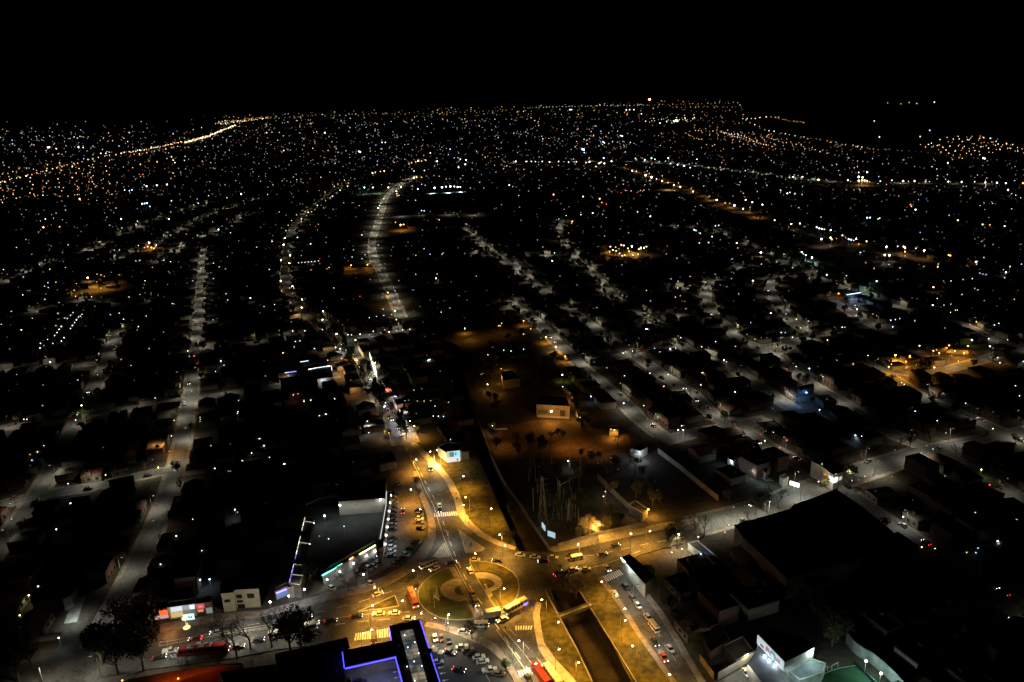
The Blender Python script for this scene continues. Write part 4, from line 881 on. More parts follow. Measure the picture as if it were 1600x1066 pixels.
# shop row with the cyan strip
r, c = block('shop_row', [(504, 899), (512, 888), (586, 846), (588, 856)], 5, concrete, roofd, 'angled shop row with a cyan light strip and a yellow-green one')
strip(r, c, [(503.5, 900), (535, 881.5)], 5.2, .45, em((.15, .95, .75), 4)); strip(r, c, [(561.5, 867), (586.5, 852.5)], 5.2, .45, em((.85, 1, .35), 5)); strip(r, c, [(546, 875), (552, 871)], 5.2, .5, em((1, .35, .2), 4))
panel(r, c, (547, 885), (555, 880.5), .5, 4.4, em('w', 1.2)); panel(r, c, (560, 878), (586, 863), .8, 3.8, em((.95, 1, .9), .8))
for x, y in ((511, 906), (531, 894), (552, 881), (573, 869), (586, 862), (568, 898)):
    p = G(x, y, 4); p.z = 0; q = empty('yard_lamp', p); tag(q, 'white lamp in front of the %s' % {511: 'lower end of the cyan light strip', 531: 'upper end of the cyan light strip', 552: 'red sign of the shop row', 573: 'yellow-green light strip', 586: 'upper end of the shop row', 568: 'second row of cars outside the shops'}[x], 'lamp')
    MB().tube((0, 0, 0), (0, 0, 4), .06, .05).build('pole', metal, q); MB().ball((0, 0, 4.1), .3).build('lamp_head', lw, q); light(p + Vector((0, 0, 3.8)), COOL, 280, 'SPOT', size=165)
# pale house, and shops on the west road
r, c = block('pale_house', [(345, 921), (347, 909), (381, 906), (381, 903), (403, 904), (404, 923), (366, 925), (365, 929), (346, 931)], 7.5, mat('cream_plaster', (.4, .37, .27), .8, .1, .4), roofd, 'pale cream two storey house with a stepped parapet and wide windows', 'house', 1)
for a, b, z0, z1 in (((368, 924.9), (377, 924.4), 4.6, 6.2), ((385, 924.1), (396, 923.5), 4.4, 6.4), ((368, 924.9), (377, 924.4), 2.6, 3.6), ((368, 924.9), (379, 924.3), .1, 1.8), ((349, 930.7), (358, 929.7), 4.4, 5.6)): panel(r, c, a, b, z0, z1, glass, 'window', .12, 7.5)
light(G(385, 958, 8), (1, .93, .72), 2500, 'POINT'); 
r, c = block('corner_shop', [(262, 951), (305, 945), (306, 936), (264, 941)], 5, plasterw, roofd, 'shop with bright white fascia panels over a yellow band', 'shop')
panel(r, c, (266, 950.4), (284, 947.9), 3.3, 5.4, em((.8, .88, 1), .85), 'sign', .2, 5); panel(r, c, (287, 947.5), (303, 945.3), 3.3, 5.4, em((.45, .6, .75), .5), 'sign', .2, 5); panel(r, c, (296, 946.2), (303, 945.3), 3.6, 5.2, em((.85, .95, 1), 1.4), 'sign', .35, 5); panel(r, c, (265, 950.6), (284, 947.9), .8, 3.0, em((1, .75, .3), .6), 'shop_window', .2, 5)
qs = q = panel(r, c, (287, 968), (304, 966), 1.0, 3.6, em((.65, 1, .95), 1.2), 'sign', 2.2); q2 = MB()
A, B = G(287, 968), G(304, 966)
for i, t in enumerate((.22, .3, .4, .5, .58, .68, .76)):
    p = A.lerp(B, t); p = p + Vector((p.x, p.y, 0)).normalized() * -2.34 - c; q2.box(p.x, p.y, 1.8 + .3 * (i % 2), .3, .05, .9 - .3 * (i % 3), math.atan2((B - A).y, (B - A).x))
q2.build('sign_lettering', mat('teal_paint', (.02, .2, .2), .6), qs)
light(G(290, 965, 5), (.75, .95, .95), 1600, 'POINT')
r, c = block('corner_shop', [(306, 945), (330, 942), (331, 933), (308, 936)], 5, brick, roofd, 'shop with a red fascia beside the white lit one', 'shop')
panel(r, c, (306, 945), (319, 943.4), 3, 5.3, em((.75, .03, .05), .7), 'sign', .2, 5); panel(r, c, (309, 944.6), (316, 943.8), 3.8, 4.5, em((1, .4, .45), .6), 'sign_mark', .4, 5); panel(r, c, (307, 945), (316, 943.8), 1.7, 2.7, em((1, .35, .12), .7), 'shop_window', .2, 5); panel(r, c, (320, 943.2), (330, 942), .6, 3, em((.6, .8, .75), .25), 'shop_window', .2, 5)
r, c = block('corner_shop', [(222, 957), (261, 951), (262, 941), (224, 946)], 4.6, brick, roofd, 'shop glowing red and orange through the dark trees', 'shop')
panel(r, c, (248, 953), (261, 951), 2.2, 4.2, em((1, .12, .03), 1.3), 'sign', .2, 4.6); panel(r, c, (240, 954.2), (261, 951), .6, 2, em((1, .75, .6), .5), 'shop_window', .2, 4.6); panel(r, c, (223, 957), (236, 955), 1, 3, em((.8, .8, .3), .25), 'shop_window', .2, 4.6)
light(G(262, 980, 4), (1, .4, .12), 1500, 'POINT')
o = MB().tube((0, 0, .35), (0, 0, .5), 1.3, 1.3, 20).tube((0, 0, .5), (0, 0, 4.5), .06, .06).tube((0, 0, 4.3), (0, 0, 4.8), 1.1, 1.1, 20).build('round_sign', em((1, .8, .3), 1.6)); o.location = G(292, 982); tag(o, 'round yellow lit sign on a post before the white lit shop', 'sign')
# white lit yard on the far left
r, c = block('yard_house', [(93, 913), (118, 906), (120, 918), (112, 931), (98, 938)], 5, plasterw, roofd, 'low house round a bright white lit yard at the lower west')
light(G(120, 950, 5), (.9, 1, .95), 700, 'SPOT', size=150); light(G(114, 962, 4), (.85, 1, .95), 1100, 'SPOT', size=150)
flat('car_park', [(100, 975), (120, 972), (136, 925), (126, 910), (112, 940)], .1, mat('pale_yard', (.35, .35, .33), .8), 0)
wall_line([(45, 1006), (92, 998), (97, 997)], 2.6, .3, plaster, 'wall', 'pale garden wall beside the lower road corner'); light(G(62, 1006, 4), (1, .85, .5), 250, 'SPOT', size=160)
for (x, y, z, a) in ((222, 837, 5, 'w'),): pass
# statue, flag poles
p = G(683, 934); p.z = .45; r = empty('monument', p, -.6); r.scale = (.6, .6, .68); tag(r, 'white sail-like monument on the green half of the roundabout', 'monument')
sh = MB(); lv = [(0, 1.5, 1.1, 0), (1.2, 1.25, .95, 0), (3.2, .85, .6, .1), (5.2, .5, .35, .15), (7.4, .14, .1, .1)]
vs = []
for z, a, b, o_ in lv:
    for i in range(10): t = i * .6283; vs.append((a * math.cos(t) + o_, b * math.sin(t), z + .25 * math.cos(t) * (z > 1)))
sh.add(vs, [(j * 10 + i, j * 10 + (i + 1) % 10, j * 10 + 10 + (i + 1) % 10, j * 10 + 10 + i) for j in range(4) for i in range(10)] + [tuple(range(40, 50))]); sh.build('shaft', white, r)
MB().box(2.6, -1.6, 0, 4.2, 1.3, .8, -.5, .85, .7).box(0, 0, 0, 3.6, 3.2, .35).build('base', plasterw, r)
for x, y, t in ((671.5, 944, 'thin white flagpole behind the monument'), (679, 951, 'thin white flagpole in front of the monument'), (665, 928, 'short thin pole on the green lawn farthest from the monument')): 
    o = MB().tube((0, 0, 0), (0, 0, 7 if y > 940 else 6), .09, .05).ball((0, 0, 7 if y > 940 else 6), .13).build('flagpole', mat('pole_paint', (.6, .6, .58), .5)); o.location = G(x, y); tag(o, t, 'flagpole')
for pts, t in (([(745, 881), (748, 890), (751, 896)], 'dark bench-like wall at the top of the yellow lawn'), ([(771, 929), (779, 941), (783, 948)], 'long dark planter on the yellow lawn near the lamp')): o = wall_line(pts, .7, .5, darkm, 'planter', t, 'planter')
k = wall_line(arc((752, 912), 34, 17, 245, 330, 9), .8, .12, darkm, 'fence', 'curved dark fence round the ring path on the yellow half', 'fence')
light(G(684, 930, 12), (1, .85, .5), 500, 'SPOT', size=90)
# billboard house
r, c = block('billboard_house', [(684, 699), (700, 692), (716, 694), (722, 706), (697, 709)], 5.5, plasterw, roofd, 'dark-roofed house with a bright white and blue hoarding on its front', 'house')
A, B = G(697.5, 709.2, 5.5), G(718.5, 706.6, 5.5); A.z = B.z = 0; d = B - A; q = (A + B) / 2 - c; a = math.atan2(d.y, d.x); nrm = Vector((math.sin(a), -math.cos(a), 0))
bb_ = MB().box(q.x + nrm.x * .4, q.y + nrm.y * .4, .1, d.length, .25, 6.6, a).build('billboard', em((.85, .8, .78), .95), r)
def bpan(t0, t1, z0, z1, colr, s): p = A.lerp(B, (t0 + t1) / 2) - c + nrm * .56; MB().box(p.x, p.y, z0, d.length * (t1 - t0), .06, z1 - z0, a).build('poster', em(colr, s), bb_)
bpan(0, .2, 3.5, 6.4, (.6, .8, .25), .8); bpan(.2, .55, 3.5, 6.5, (.12, .4, .6), .6); bpan(.55, 1, 3.3, 6.6, (.25, .8, .9), 1.1); bpan(.38, .5, 4, 5.8, (.35, .2, .15), .5); bpan(.62, .74, 4.3, 5.9, (.4, .12, .12), .5); bpan(.72, .85, 1, 2, (.3, .35, .4), .4)
wall_line([(719, 720), (727, 719), (733, 718.5)], 5, .4, plasterw, 'wall', 'cream wall running on from the white hoarding'); light(G(722, 726, 6), (1, .75, .5), 700, 'POINT'); light(G(682, 718, 4), (1, .93, .8), 2000, 'POINT')
for x, y, t in ((689, 712, 'white lit kiosk lamp'),): pass
wall_line([(703, 724), (706, 730), (711, 738)], .35, .25, white, 'bench', 'white slanting rail on the yellow lawn below the hoarding', 'rail'); wall_line([(705, 746), (713, 743)], .4, .3, yellowp, 'bench', 'pale bench on the park lawn below the white rail', 'bench')
# depot
r, c = block('depot', [(838, 633), (846, 620), (884, 622), (890, 636)], 7, plaster, roofd, 'wide depot building with an orange lit facade and dark gateway')
panel(r, c, (841, 633.2), (856, 634), 1.8, 4.2, mat('slatted_shutter', (.12, .09, .06), .8, .4, 2), 'shutter', .2, 7); panel(r, c, (875, 635.1), (883, 635.6), .3, 4.6, darkm, 'gate', .2, 7); panel(r, c, (867, 634.7), (873, 635), 4.8, 6, mat('red_sign', (.3, .08, .04)), 'sign', .2, 7); panel(r, c, (839, 633.1), (889, 635.9), 0, 1.3, plasterw, 'loading_dock', 2.2, 7)
p = G(861, 640, 6.5) - c; p.z = 6.2; MB().ball((p.x, p.y - 2, 6.2), .5).build('lamp', em((1, .75, .35), 60), r); light(G(861, 646, 6.0) + Vector((0, -3.5, 0)), (1, .42, .06), 4800, 'POINT')
flat('yard', [(760, 660), (770, 720), (830, 715), (900, 715), (960, 700), (1000, 690), (960, 665), (905, 660), (880, 657), (838, 656), (800, 665)], .05, mat('yard_dust', (.13, .09, .055), .9, .35, .06, detail=8))
flat('yard', [(828, 518), (740, 560), (745, 615), (775, 640), (800, 600), (885, 600), (880, 560), (860, 530)], .03, drygrass)
light(G(893, 675, 10), (1, .36, .05), 4200, 'SPOT', size=130); light(G(955, 676, 5), (1, .42, .08), 900, 'POINT'); light(G(940, 690, 8), (1, .36, .07), 1800, 'SPOT', size=140)
light(G(888, 617, 5), (1, .42, .06), 1600, 'POINT'); light(G(898, 645, 5), (1, .42, .06), 1500, 'POINT'); wall_line([(879, 610), (893, 622), (900, 650), (907, 668)], 3, .3, concrete, 'wall', 'orange lit wall running down beside the depot')
block('small_depot_building', [(952, 672), (953, 666), (966, 666), (966, 672)], 4, plaster, roofd, 'little hut with an orange wall lamp on the depot yard')
r, c = block('white_lit_shed', [(985, 702), (1000, 693), (1012, 700), (1000, 706)], 4, plasterw, roofd, 'dark-roofed shed with a bluish white lit porch below the link street'); light(G(1000, 712, 3.2), COOL, 1800, 'POINT')
r, c = block('depot_annex', [(783, 582), (800, 580), (812, 592), (786, 596)], 6, plaster, roofd, 'dark annex with an orange lit wall above the depot'); light(G(781, 590, 5), (1, .42, .06), 1170, 'POINT'); light(G(775, 606, 5), (1, .42, .06), 1080, 'POINT'); light(G(762, 604, 4), (1, .42, .06), 630, 'POINT'); light(G(790, 572, 4), (1, .5, .12), 900, 'POINT')
o = wall_line([(770, 673), (782, 672), (793, 671.5)], 1.1, .1, white, 'fence', 'low pale fence by the depot drive', 'fence'); light(G(786, 682, 7), (1, .42, .06), 1000, 'SPOT', size=150); light(G(769, 668, 5), (1, .42, .06), 500, 'POINT')
# substation
def post(x, y, h, r=.22, m=concrete, t='', name='utility_pole', cross=0):
    p = G(x, y); k = MB().tube((0, 0, 0), (0, 0, h), r, r * .7, 6)
    if cross: k.box(0, 0, h * .8, .15, cross, .15).box(0, 0, h * .9, .15, cross * .8, .15)
    o = k.build(name, m); o.location = p; tag(o, t, 'pole'); return o
for i, (x, y, h, m) in enumerate([(834, 729, 10, 0), (848, 727, 9, 0), (862, 724, 12, 0), (833.5, 798, 12, 0), (907, 744, 12, 0), (905, 769, 10, 0), (875, 792, 14, 0), (872, 780, 11, 0), (890, 768, 9, 0), (889, 812, 11, 1), (903.5, 823, 9, 0), (946, 787, 9, 0), (829, 740, 9, 0), (837, 752, 9, 0), (844, 757, 8, 0), (826, 752, 7, 0), (881, 790, 9, 0), (878, 813, 8, 0), (871, 806, 7, 0), (892, 830, 2, 0), (895, 808, 7, 0), (899, 809, 7, 0), (859, 792, 7, 0), (855, 788, 8, 0), (890.5, 732, 15, 0), (840, 770, 8, 0)]):
    post(x, y, h, .25 if h > 10 else .16, concrete, 'concrete post in the substation yard, %s of the standing posts' % ordn(i + 1), 'utility_pole', 1.6 if i % 3 == 0 else 0)
def pylon(x, y, h, b, t):
    p = G(x, y); k = MB()
    for s in range(6):
        z0, z1 = h * s / 6, h * (s + 1) / 6; w0, w1 = b * (1 - s / 7), b * (1 - (s + 1) / 7)
        q0 = [(i * w0, j * w0, z0) for i, j in ((-1, -1), (1, -1), (1, 1), (-1, 1))]; q1 = [(i * w1, j * w1, z1) for i, j in ((-1, -1), (1, -1), (1, 1), (-1, 1))]
        for i in range(4): k.tube(q0[i], q1[i], .07, .07, 4).tube(q0[i], q1[(i + 1) % 4], .04, .04, 3).tube(q1[i], q0[(i + 1) % 4], .04, .04, 3)
    for z in (.7, .82, .94): k.box(0, 0, h * z, b * 3.2, .12, .12)
    o = k.build('pylon', metal); o.location = p; o.rotation_euler.z = .3; tag(o, t, 'pylon')
pylon(848.5, 818, 24, 1.7, 'tall lattice pylon standing behind the two white panels'); pylon(889, 814, 9, 1.0, 'short lattice tower near the middle of the substation')
for a, b, t in ((0, 1, ''),): pass
def beam(x0, y0, z0, x1, y1, z1, t):
    A, B = G(x0, y0), G(x1, y1); A.z, B.z = z0, z1; m = (A + B) / 2; o = MB().tube(A - m, B - m, .13, .13, 5).build('gantry_beam', metal); o.location = m; tag(o, t, 'beam')
beam(834, 729, 8.5, 862, 724, 8.5, 'steel gantry beam across the back row of substation posts'); beam(875, 792, 11.5, 905, 769, 9.5, 'steel gantry beam across the middle of the substation')
k = MB()
for i in range(26):
    p = G(random.uniform(858, 902), random.uniform(770, 812)); o = MB().tube((0, 0, 0), (0, 0, 2.6), .14, .1, 6).box(0, 0, 2.4, .5, .5, .3).tube((0, 0, 2.7), (0, 0, 4.0), .12, .05, 6).build('insulator_column', concrete); o.location = p; tag(o, 'short insulator column among the substation posts', 'insulator', 'insulator columns in the substation')
wp = em((.55, .8, .85), .75)
for (x0, y0, x1, y1, t) in ((847, 825.5, 852, 832), (855.5, 839.5, 867, 843, )) and ((847, 825.5, 852, 832, 'narrow white lit panel behind the wide one at the substation corner'), (856, 839, 867.5, 843, 'wide white lit panel at the substation corner')):
    A, B = G(x0, y0), G(x1, y1); d = B - A; m = (A + B) / 2; r = empty('light_box', m, math.atan2(d.y, d.x)); tag(r, t, 'panel'); MB().box(0, 0, .6, d.length, .25, 2.6).build('screen', wp, r)
    for s in (-1, 1): MB().box(s * d.length * .4, .2, 0, .15, .15, 3).build('leg', metal, r)
for x, y, t in ((904, 836, 'round concrete tank closer to the panels'), (913, 833, 'round concrete tank beside the glowing tree')):
    r = empty('water_tank', G(x, y)); tag(r, t, 'tank'); MB().tube((0, 0, 0), (0, 0, 3.2), 1.35, 1.35, 20).build('shell', plaster, r); MB().tube((0, 0, 3.2), (0, 0, 3.35), 1.45, 1.45, 20).build('lid', concrete, r)
light(G(885, 815, 14), SOD, 1100, 'SPOT', size=150); light(G(862, 780, 14), (1, .8, .5), 500, 'SPOT', size=160); light(G(878, 750, 14), (.6, 1, .6), 400, 'SPOT', size=160)
wall_line([(872, 868 - 12), (900, 848), (935, 838), (976, 829), (1010, 822)], 2.2, .3, concrete, 'wall', 'yellow lit boundary wall of the substation along the pavement')
wall_line([(934, 748), (955, 770), (978, 792), (1003, 815)], 3, .3, concrete, 'wall', 'long pale slanting wall east of the substation')
wall_line([(1028, 708), (1060, 732), (1100, 765), (1122, 783)], 3, .3, concrete, 'wall', 'dim brown slanting wall across the dark lot'); light(G(1115, 775, 6), (1, .45, .1), 300, 'POINT'); light(G(950, 760, 8), (1, .8, .5), 500, 'POINT'); light(G(975, 782, 8), (1, .8, .5), 500, 'POINT')
r, c = block('lit_hut', [(982, 790), (993, 783), (1012, 796), (1004, 803)], 4, plaster, roofd, 'hut with one end blazing orange beside the east road wall'); p = G(1015, 795, 4); light(p + Vector((1.5, -1, -.5)), SOD, 3200, 'POINT'); light(G(1000, 790, 7), SOD, 900, 'POINT')
dots(r, c, [(1013, 796)], 3.8, em('O', 30), .4, 'wall_lamp')
# white lit wall shop on the canal street
r, c = block('shop_hall', [(971, 872), (984, 868), (1025, 900), (1008, 915)], 6, plasterw, roofd, 'dark-roofed shop with a strip of white light along the canal street')
strip(r, c, [(970.5, 872), (976, 879)], 6.2, .5, em('w', 8)); strip(r, c, [(978, 882), (985, 889), (992, 897)], 6.1, .4, em((.75, .95, .9), 1.2)); light(G(978, 892, 5), (.85, 1, .95), 450, 'POINT'); light(G(986, 905, 5), (.85, 1, .95), 250, 'POINT')
# corner lot with blue wall, big dark hall, sign hall, pitch
r, c = block('walled_lot', [(1075, 850), (1090, 846), (1136, 884), (1128, 892)], 3, mat('pale_blue_wall', (.3, .36, .45), .8), roofd, 'narrow pale blue wall block running off the east road'); light(G(1096, 864, 4), COOL, 700, 'POINT'); light(G(1090, 838, 5), (1, .9, .7), 260, 'POINT')
block('warehouse', [(1148, 822), (1235, 797), (1240, 790), (1262, 783), (1306, 766), (1345, 792), (1394, 832), (1330, 880), (1230, 905), (1160, 840)], 9, darkwall, roofd, 'huge unlit warehouse with an angular roof south of the east road')
pass
SH = 9
r, c = block('sign_hall', [(1185, 993), (1204, 979), (1262, 1000), (1272, 1012), (1226, 1035)], SH, mat('greenish_plaster', (.55, .6, .55), .8), roofd, 'hall with a white lit sign wall and dark roof by the pitch', 'building', .1)
A, B = G(1185, 993, SH), G(1226, 1035, SH); A.z = B.z = 0; d = B - A; a = math.atan2(d.y, d.x); nrm = Vector((math.sin(a), -math.cos(a), 0)); nrm = nrm if nrm.x < 0 else -nrm; q = (A + B) / 2 - c + nrm * .3
sb_ = MB().box(q.x, q.y, SH - 3.1, d.length, .2, 3.4, a).build('sign_board', em((.75, .93, .95), .62), r)
block('forecourt_canopy', [(1187, 1006), (1196, 1008), (1226, 1043), (1236, 1075), (1225, 1110), (1168, 1037)], 5.3, plasterw, mat('canopy_grey', (.2, .2, .2), .7, .2, .3), 'grey canopy roof with three white lamps under the sign wall', 'canopy', 0)
redm, navym = em((.65, .05, .15), .45), em((.02, .05, .12), .3)
def smark(t, w_, z0, z1, m, nm): p = A.lerp(B, t) - c + nrm * .44; MB().box(p.x, p.y, z0, w_, .05, z1 - z0, a).build(nm, m, sb_)
for i, t in enumerate((.36, .385, .41, .435, .46)): smark(t, .5 - .1 * (i % 2), SH - 2.2 + .1 * (i % 3), SH - .4, redm, 'sign_letter')
for i, t in enumerate((.76, .785, .81, .835, .86)): smark(t, .45, SH - 2.2, SH - .7 - .3 * (i % 2), redm, 'sign_letter')
smark(.2, 1.8, SH - 2.4, SH - 1.6, navym, 'sign_mark')
p = A.lerp(B, .61) - c + nrm * .42; MB().tube((p.x, p.y, SH - 1.7), (p.x + nrm.x * .12, p.y + nrm.y * .12, SH - 1.7), 1.75, 1.75, 24).build('sign_roundel', em((.12, .3, .42), .5), sb_); MB().tube((p.x + nrm.x * .13, p.y + nrm.y * .13, SH - 1.7), (p.x + nrm.x * .2, p.y + nrm.y * .2, SH - 1.7), .9, .9, 20).build('sign_roundel', em((.7, .85, .95), .5), sb_)
for x, y in ((1195, 1025), (1202, 1032), (1210.5, 1040)): 
    p = G(x, y, 5.8); o = MB().ball((p.x - c.x, p.y - c.y, 5.8), .4).build('flood_lamp', em('b', 40), r); light(p + Vector((-.2, 0, .9)), COOL, 150, 'POINT')
block('annex', [(1228, 1046), (1264, 1030), (1290, 1038), (1285, 1052), (1250, 1064)], 4, mat('greenish_plaster', (.5, .55, .5), .8), mat('bluegrey_roof', (.18, .24, .26), .7, .2, .3), 'blue-grey roofed annex between the sign hall and the pitch')
light(G(1250, 1052, 9), (.75, .95, 1), 1500, 'SPOT', size=150); light(G(1270, 1020, 8), (.8, 1, .9), 1200, 'POINT')
wall_line([(1122, 1062), (1150, 1046), (1172, 1032), (1180, 1030)], 3, .3, plasterw, 'wall', 'pale yard wall leading to the sign hall'); light(G(1160, 1040, 6), (1, 1, .85), 900, 'POINT'); light(G(1168, 1024, 4), (1, .9, .6), 900, 'POINT')
wall_line([(1093, 1032), (1103, 1045), (1115, 1062)], 2.6, .3, mat('ochre_wall', (.4, .25, .08), .8), 'wall', 'ochre wall at the corner of the canal street'); light(G(1085, 1045, 6), (1, .75, .35), 700, 'POINT')
flat('car_park', [(1122, 1066), (1176, 1036), (1228, 1066), (1260, 1110), (1130, 1110)], .1, mat('yard_concrete', (.2, .2, .19), .85, .25, .2), 0)
turf = mat('artificial_turf', (.02, .075, .035), .9, .15, .3)
flat('pitch', [(1245, 1072), (1300, 1044), (1340, 1036), (1372, 1062), (1400, 1100), (1260, 1110)], .12, turf, 0)
line_mark([(1260, 1068), (1303, 1047), (1340, 1040)], .15, .13, None, white); line_mark([(1340, 1040), (1366, 1062), (1385, 1085)], .15, .13, None, white); line_mark([(1262, 1066), (1300, 1085)], .15, .13, None, white)
for x, y, t in ((1304, 1045, 'small white goal at the top corner of the pitch'), (1288, 1051, 'little white frame beside the goal'), (1252, 1067, 'white goal low beside the annex')):
    r = empty('goal', G(x, y), .5); tag(r, t, 'goal'); MB().tube((-1.5, 0, 0), (-1.5, 0, 2), .09, .09).tube((1.5, 0, 0), (1.5, 0, 2), .09, .09).tube((-1.5, 0, 2), (1.5, 0, 2), .09, .09).tube((-1.5, 0, 2), (-1.5, 1.2, 0), .05, .05).tube((1.5, 0, 2), (1.5, 1.2, 0), .05, .05).build('frame', white, r)
wall_line([(1322, 1004), (1332, 1018), (1345, 1028), (1360, 1036), (1380, 1052), (1400, 1072), (1420, 1095)], 4.5, .4, mat('grey_stand_wall', (.3, .34, .34), .8), 'wall', 'tall curved grey wall behind the pitch')
wall_line([(1335, 1038), (1352, 1054), (1372, 1075), (1390, 1100)], 1.2, .4, mat('navy', (.02, .03, .05), .6), 'barrier', 'dark navy barrier along the pitch side', 'barrier')
for x, y, t in ((1353, 1034, 'bright floodlight up on the curved pitch wall'), (1376.5, 1053, 'brightest floodlight over the pitch corner')):
    p = G(x, y, 5); p.z = 0; q = empty('floodlight', p); tag(q, t, 'floodlight'); MB().tube((0, 0, 0), (0, 0, 5), .1, .08).build('pole', metal, q); MB().ball((0, 0, 5.2), (.5, .4, .35)).build('lamp_head', em((.85, 1, .9), 16), q); light(p + Vector((-.8, -1, 5)), (.7, 1, .88), 1000, 'POINT')
light(G(1310, 1058, 11), (.7, 1, .85), 700, 'SPOT', size=150)
block('low_house', [(1095, 985), (1125, 975), (1140, 1000), (1110, 1020)], 3.2, brick, roofd, 'dim terracotta-walled house above the ochre wall'); block('low_house', [(1130, 1010), (1160, 995), (1178, 1018), (1150, 1032)], 3.2, darkwall, roofd, 'dark roofed house touching the pale yard wall')
# U-shaped courtyard, corner house, canopy shop
r, c = block('school', [(1137, 716), (1150, 705), (1184, 693), (1204, 728), (1196, 741), (1172, 700), (1152, 712), (1146, 722)], 4, plasterw, roofd, 'U-shaped building round a cold white lit courtyard')
flat('yard', [(1140, 728), (1152, 714), (1176, 708), (1185, 735), (1210, 752), (1196, 752), (1170, 738)], .06, mat('court_paving', (.4, .42, .42), .8))
for x, y in ((1142, 722), (1150, 732), (1160, 718), (1172, 716), (1182, 722), (1176, 738), (1190, 748), (1168, 728)): light(G(x, y, 3.5), (.7, .95, 1), 330, 'POINT')
r, c = block('corner_house', [(1268, 722), (1284, 730), (1294, 738), (1303, 744), (1318, 738), (1316, 728), (1290, 715)], 8, plasterw, roofd, 'white corner house with blazing upper floor at the big crossing', 'house')
panel(r, c, (1296, 739.4), (1303, 744), 4.2, 6.8, em('w', 1.6), 'window', .2, 8); panel(r, c, (1304, 743.6), (1309, 741.6), 4.2, 6.8, em('w', 2), 'window', .2, 8); panel(r, c, (1311, 740.8), (1316, 738.8), 4.4, 6.2, em('w', .6), 'window', .2, 8); panel(r, c, (1288, 733.4), (1294, 738), 4.5, 6.5, em('O', .6), 'window', .2, 8); light(G(1302, 765, 7), (1, .92, .8), 1100, 'POINT'); light(G(1288, 752, 5), (1, .85, .6), 900, 'POINT')
o = empty('lit_sign', G(1240, 771)); MB().box(0, 0, 0, .3, .3, 4).build('post', metal, o); MB().box(0, 0, 4, 4.6, .5, 2.0, -.75).build('board', em((1, .85, .85), 2.5), o); tag(o, 'pinkish white lit sign on a post by the east road', 'sign'); light(G(1249, 764, 4), COOL, 500, 'POINT')
r, c = block('canopy_shop', [(1218, 745), (1226, 741), (1232, 747), (1224, 750)], 4, plasterw, mat('green_canopy', (.3, .5, .42), .7), 'small round-canopied shop lit pale green'); light(G(1222, 746, 7), GRN, 900, 'SPOT', size=120)
# market street shops
r, c = block('market_shop', [(582, 560), (588, 556), (594, 575), (588, 579)], 5, plasterw, roofd, 'shop front blazing white over parked cars in the market street')
for i, (a, b) in enumerate((((578, 560), (581, 569)), ((581, 569), (584, 578)), ((584, 578), (587, 586)), ((587, 586), (589, 592)))): panel(r, c, a, b, .3, 5.4, em((1, .95, .78), 1.6 + .4 * i), 'shop_window', .4)  # glowing panels stand in for the lit facade
light(G(582, 586, 4), (1, .95, .75), 2500, 'POINT'); light(G(577, 575, 4), (1, .9, .7), 1500, 'POINT')
for i, (x, y, c_) in enumerate(((577, 574, 'blue'), (580, 580, 'silver'), (582, 584, 'white'), (586, 588, 'white'), (568, 566, 'grey'))): car(x, y, 1, .25, 'sedan', c_, 0, '%s car nosed up to the blazing shop front, %s from the top' % (c_, ordn(i + 1)), None, .28)
for x, y, cc, pw in ((534, 571, (1, .5, .1), 3200), (537, 580, (1, .5, .1), 2600), (525, 560, (1, .6, .25), 1500), (549, 552, (1, .8, .35), 3000), (556, 560, SOD, 1500), (553, 605, (1, .45, .15), 2000), (580, 616, (1, .9, .6), 2600), (605, 606, (1, .45, .3), 1500), (618, 618, (.9, .95, 1), 1600), (632, 642, (1, .9, .75), 1800), (640, 668, (1, .95, .8), 1800), (575, 663, (1, .95, .9), 1600), (600, 672, (1, .6, .3), 1300), (530, 545, COOL, 1800), (512, 540, (1, .7, .3), 1200), (465, 490, (1, .55, .2), 1500), (455, 475, (1, .5, .15), 1200), (550, 536, (.8, .9, 1), 2400), (620, 655, (.95, .95, 1), 1500), (628, 632, (1, .5, .4), 1000)): light(G(x, y, 5.5), cc, pw * 1.15, 'SPOT', size=158)
for i, (roof, a, b, cc, st_, t) in enumerate([([(596, 592), (606, 590), (612, 600), (601, 602)], (596, 592), (601, 602), (1, .9, .8), .9, 'pale lit'), ([(614, 622), (624, 620), (630, 631), (620, 633)], (614, 622), (620, 633), (1, .75, .65), .7, 'pinkish lit'), ([(624, 638), (634, 636), (640, 647), (630, 649)], (624, 638), (630, 649), (1, 1, .95), 1.8, 'white lit'), ([(634, 655), (645, 653), (650, 664), (640, 666)], (634, 655), (640, 666), (.8, 1, .95), .9, 'greenish white lit'), ([(560, 540), (572, 538), (578, 549), (567, 551)], (560, 540), (567, 551), (1, .65, .3), 1, 'amber lit')]):
    r, c = block('market_shop', roof, 4.5, plaster, roofd, '%s little shop on the canal side of the market street, %s going uphill' % (t, ordn(5 - i)), 'shop', .3)
    panel(r, c, a, b, .5, 4.0, em(cc, st_), 'shop_window', .3, 4.5); light(G(a[0] - 3, a[1] + 14, 3.5), cc, 700, 'SPOT', size=160)  # glowing panel stands in for the lit shop wall
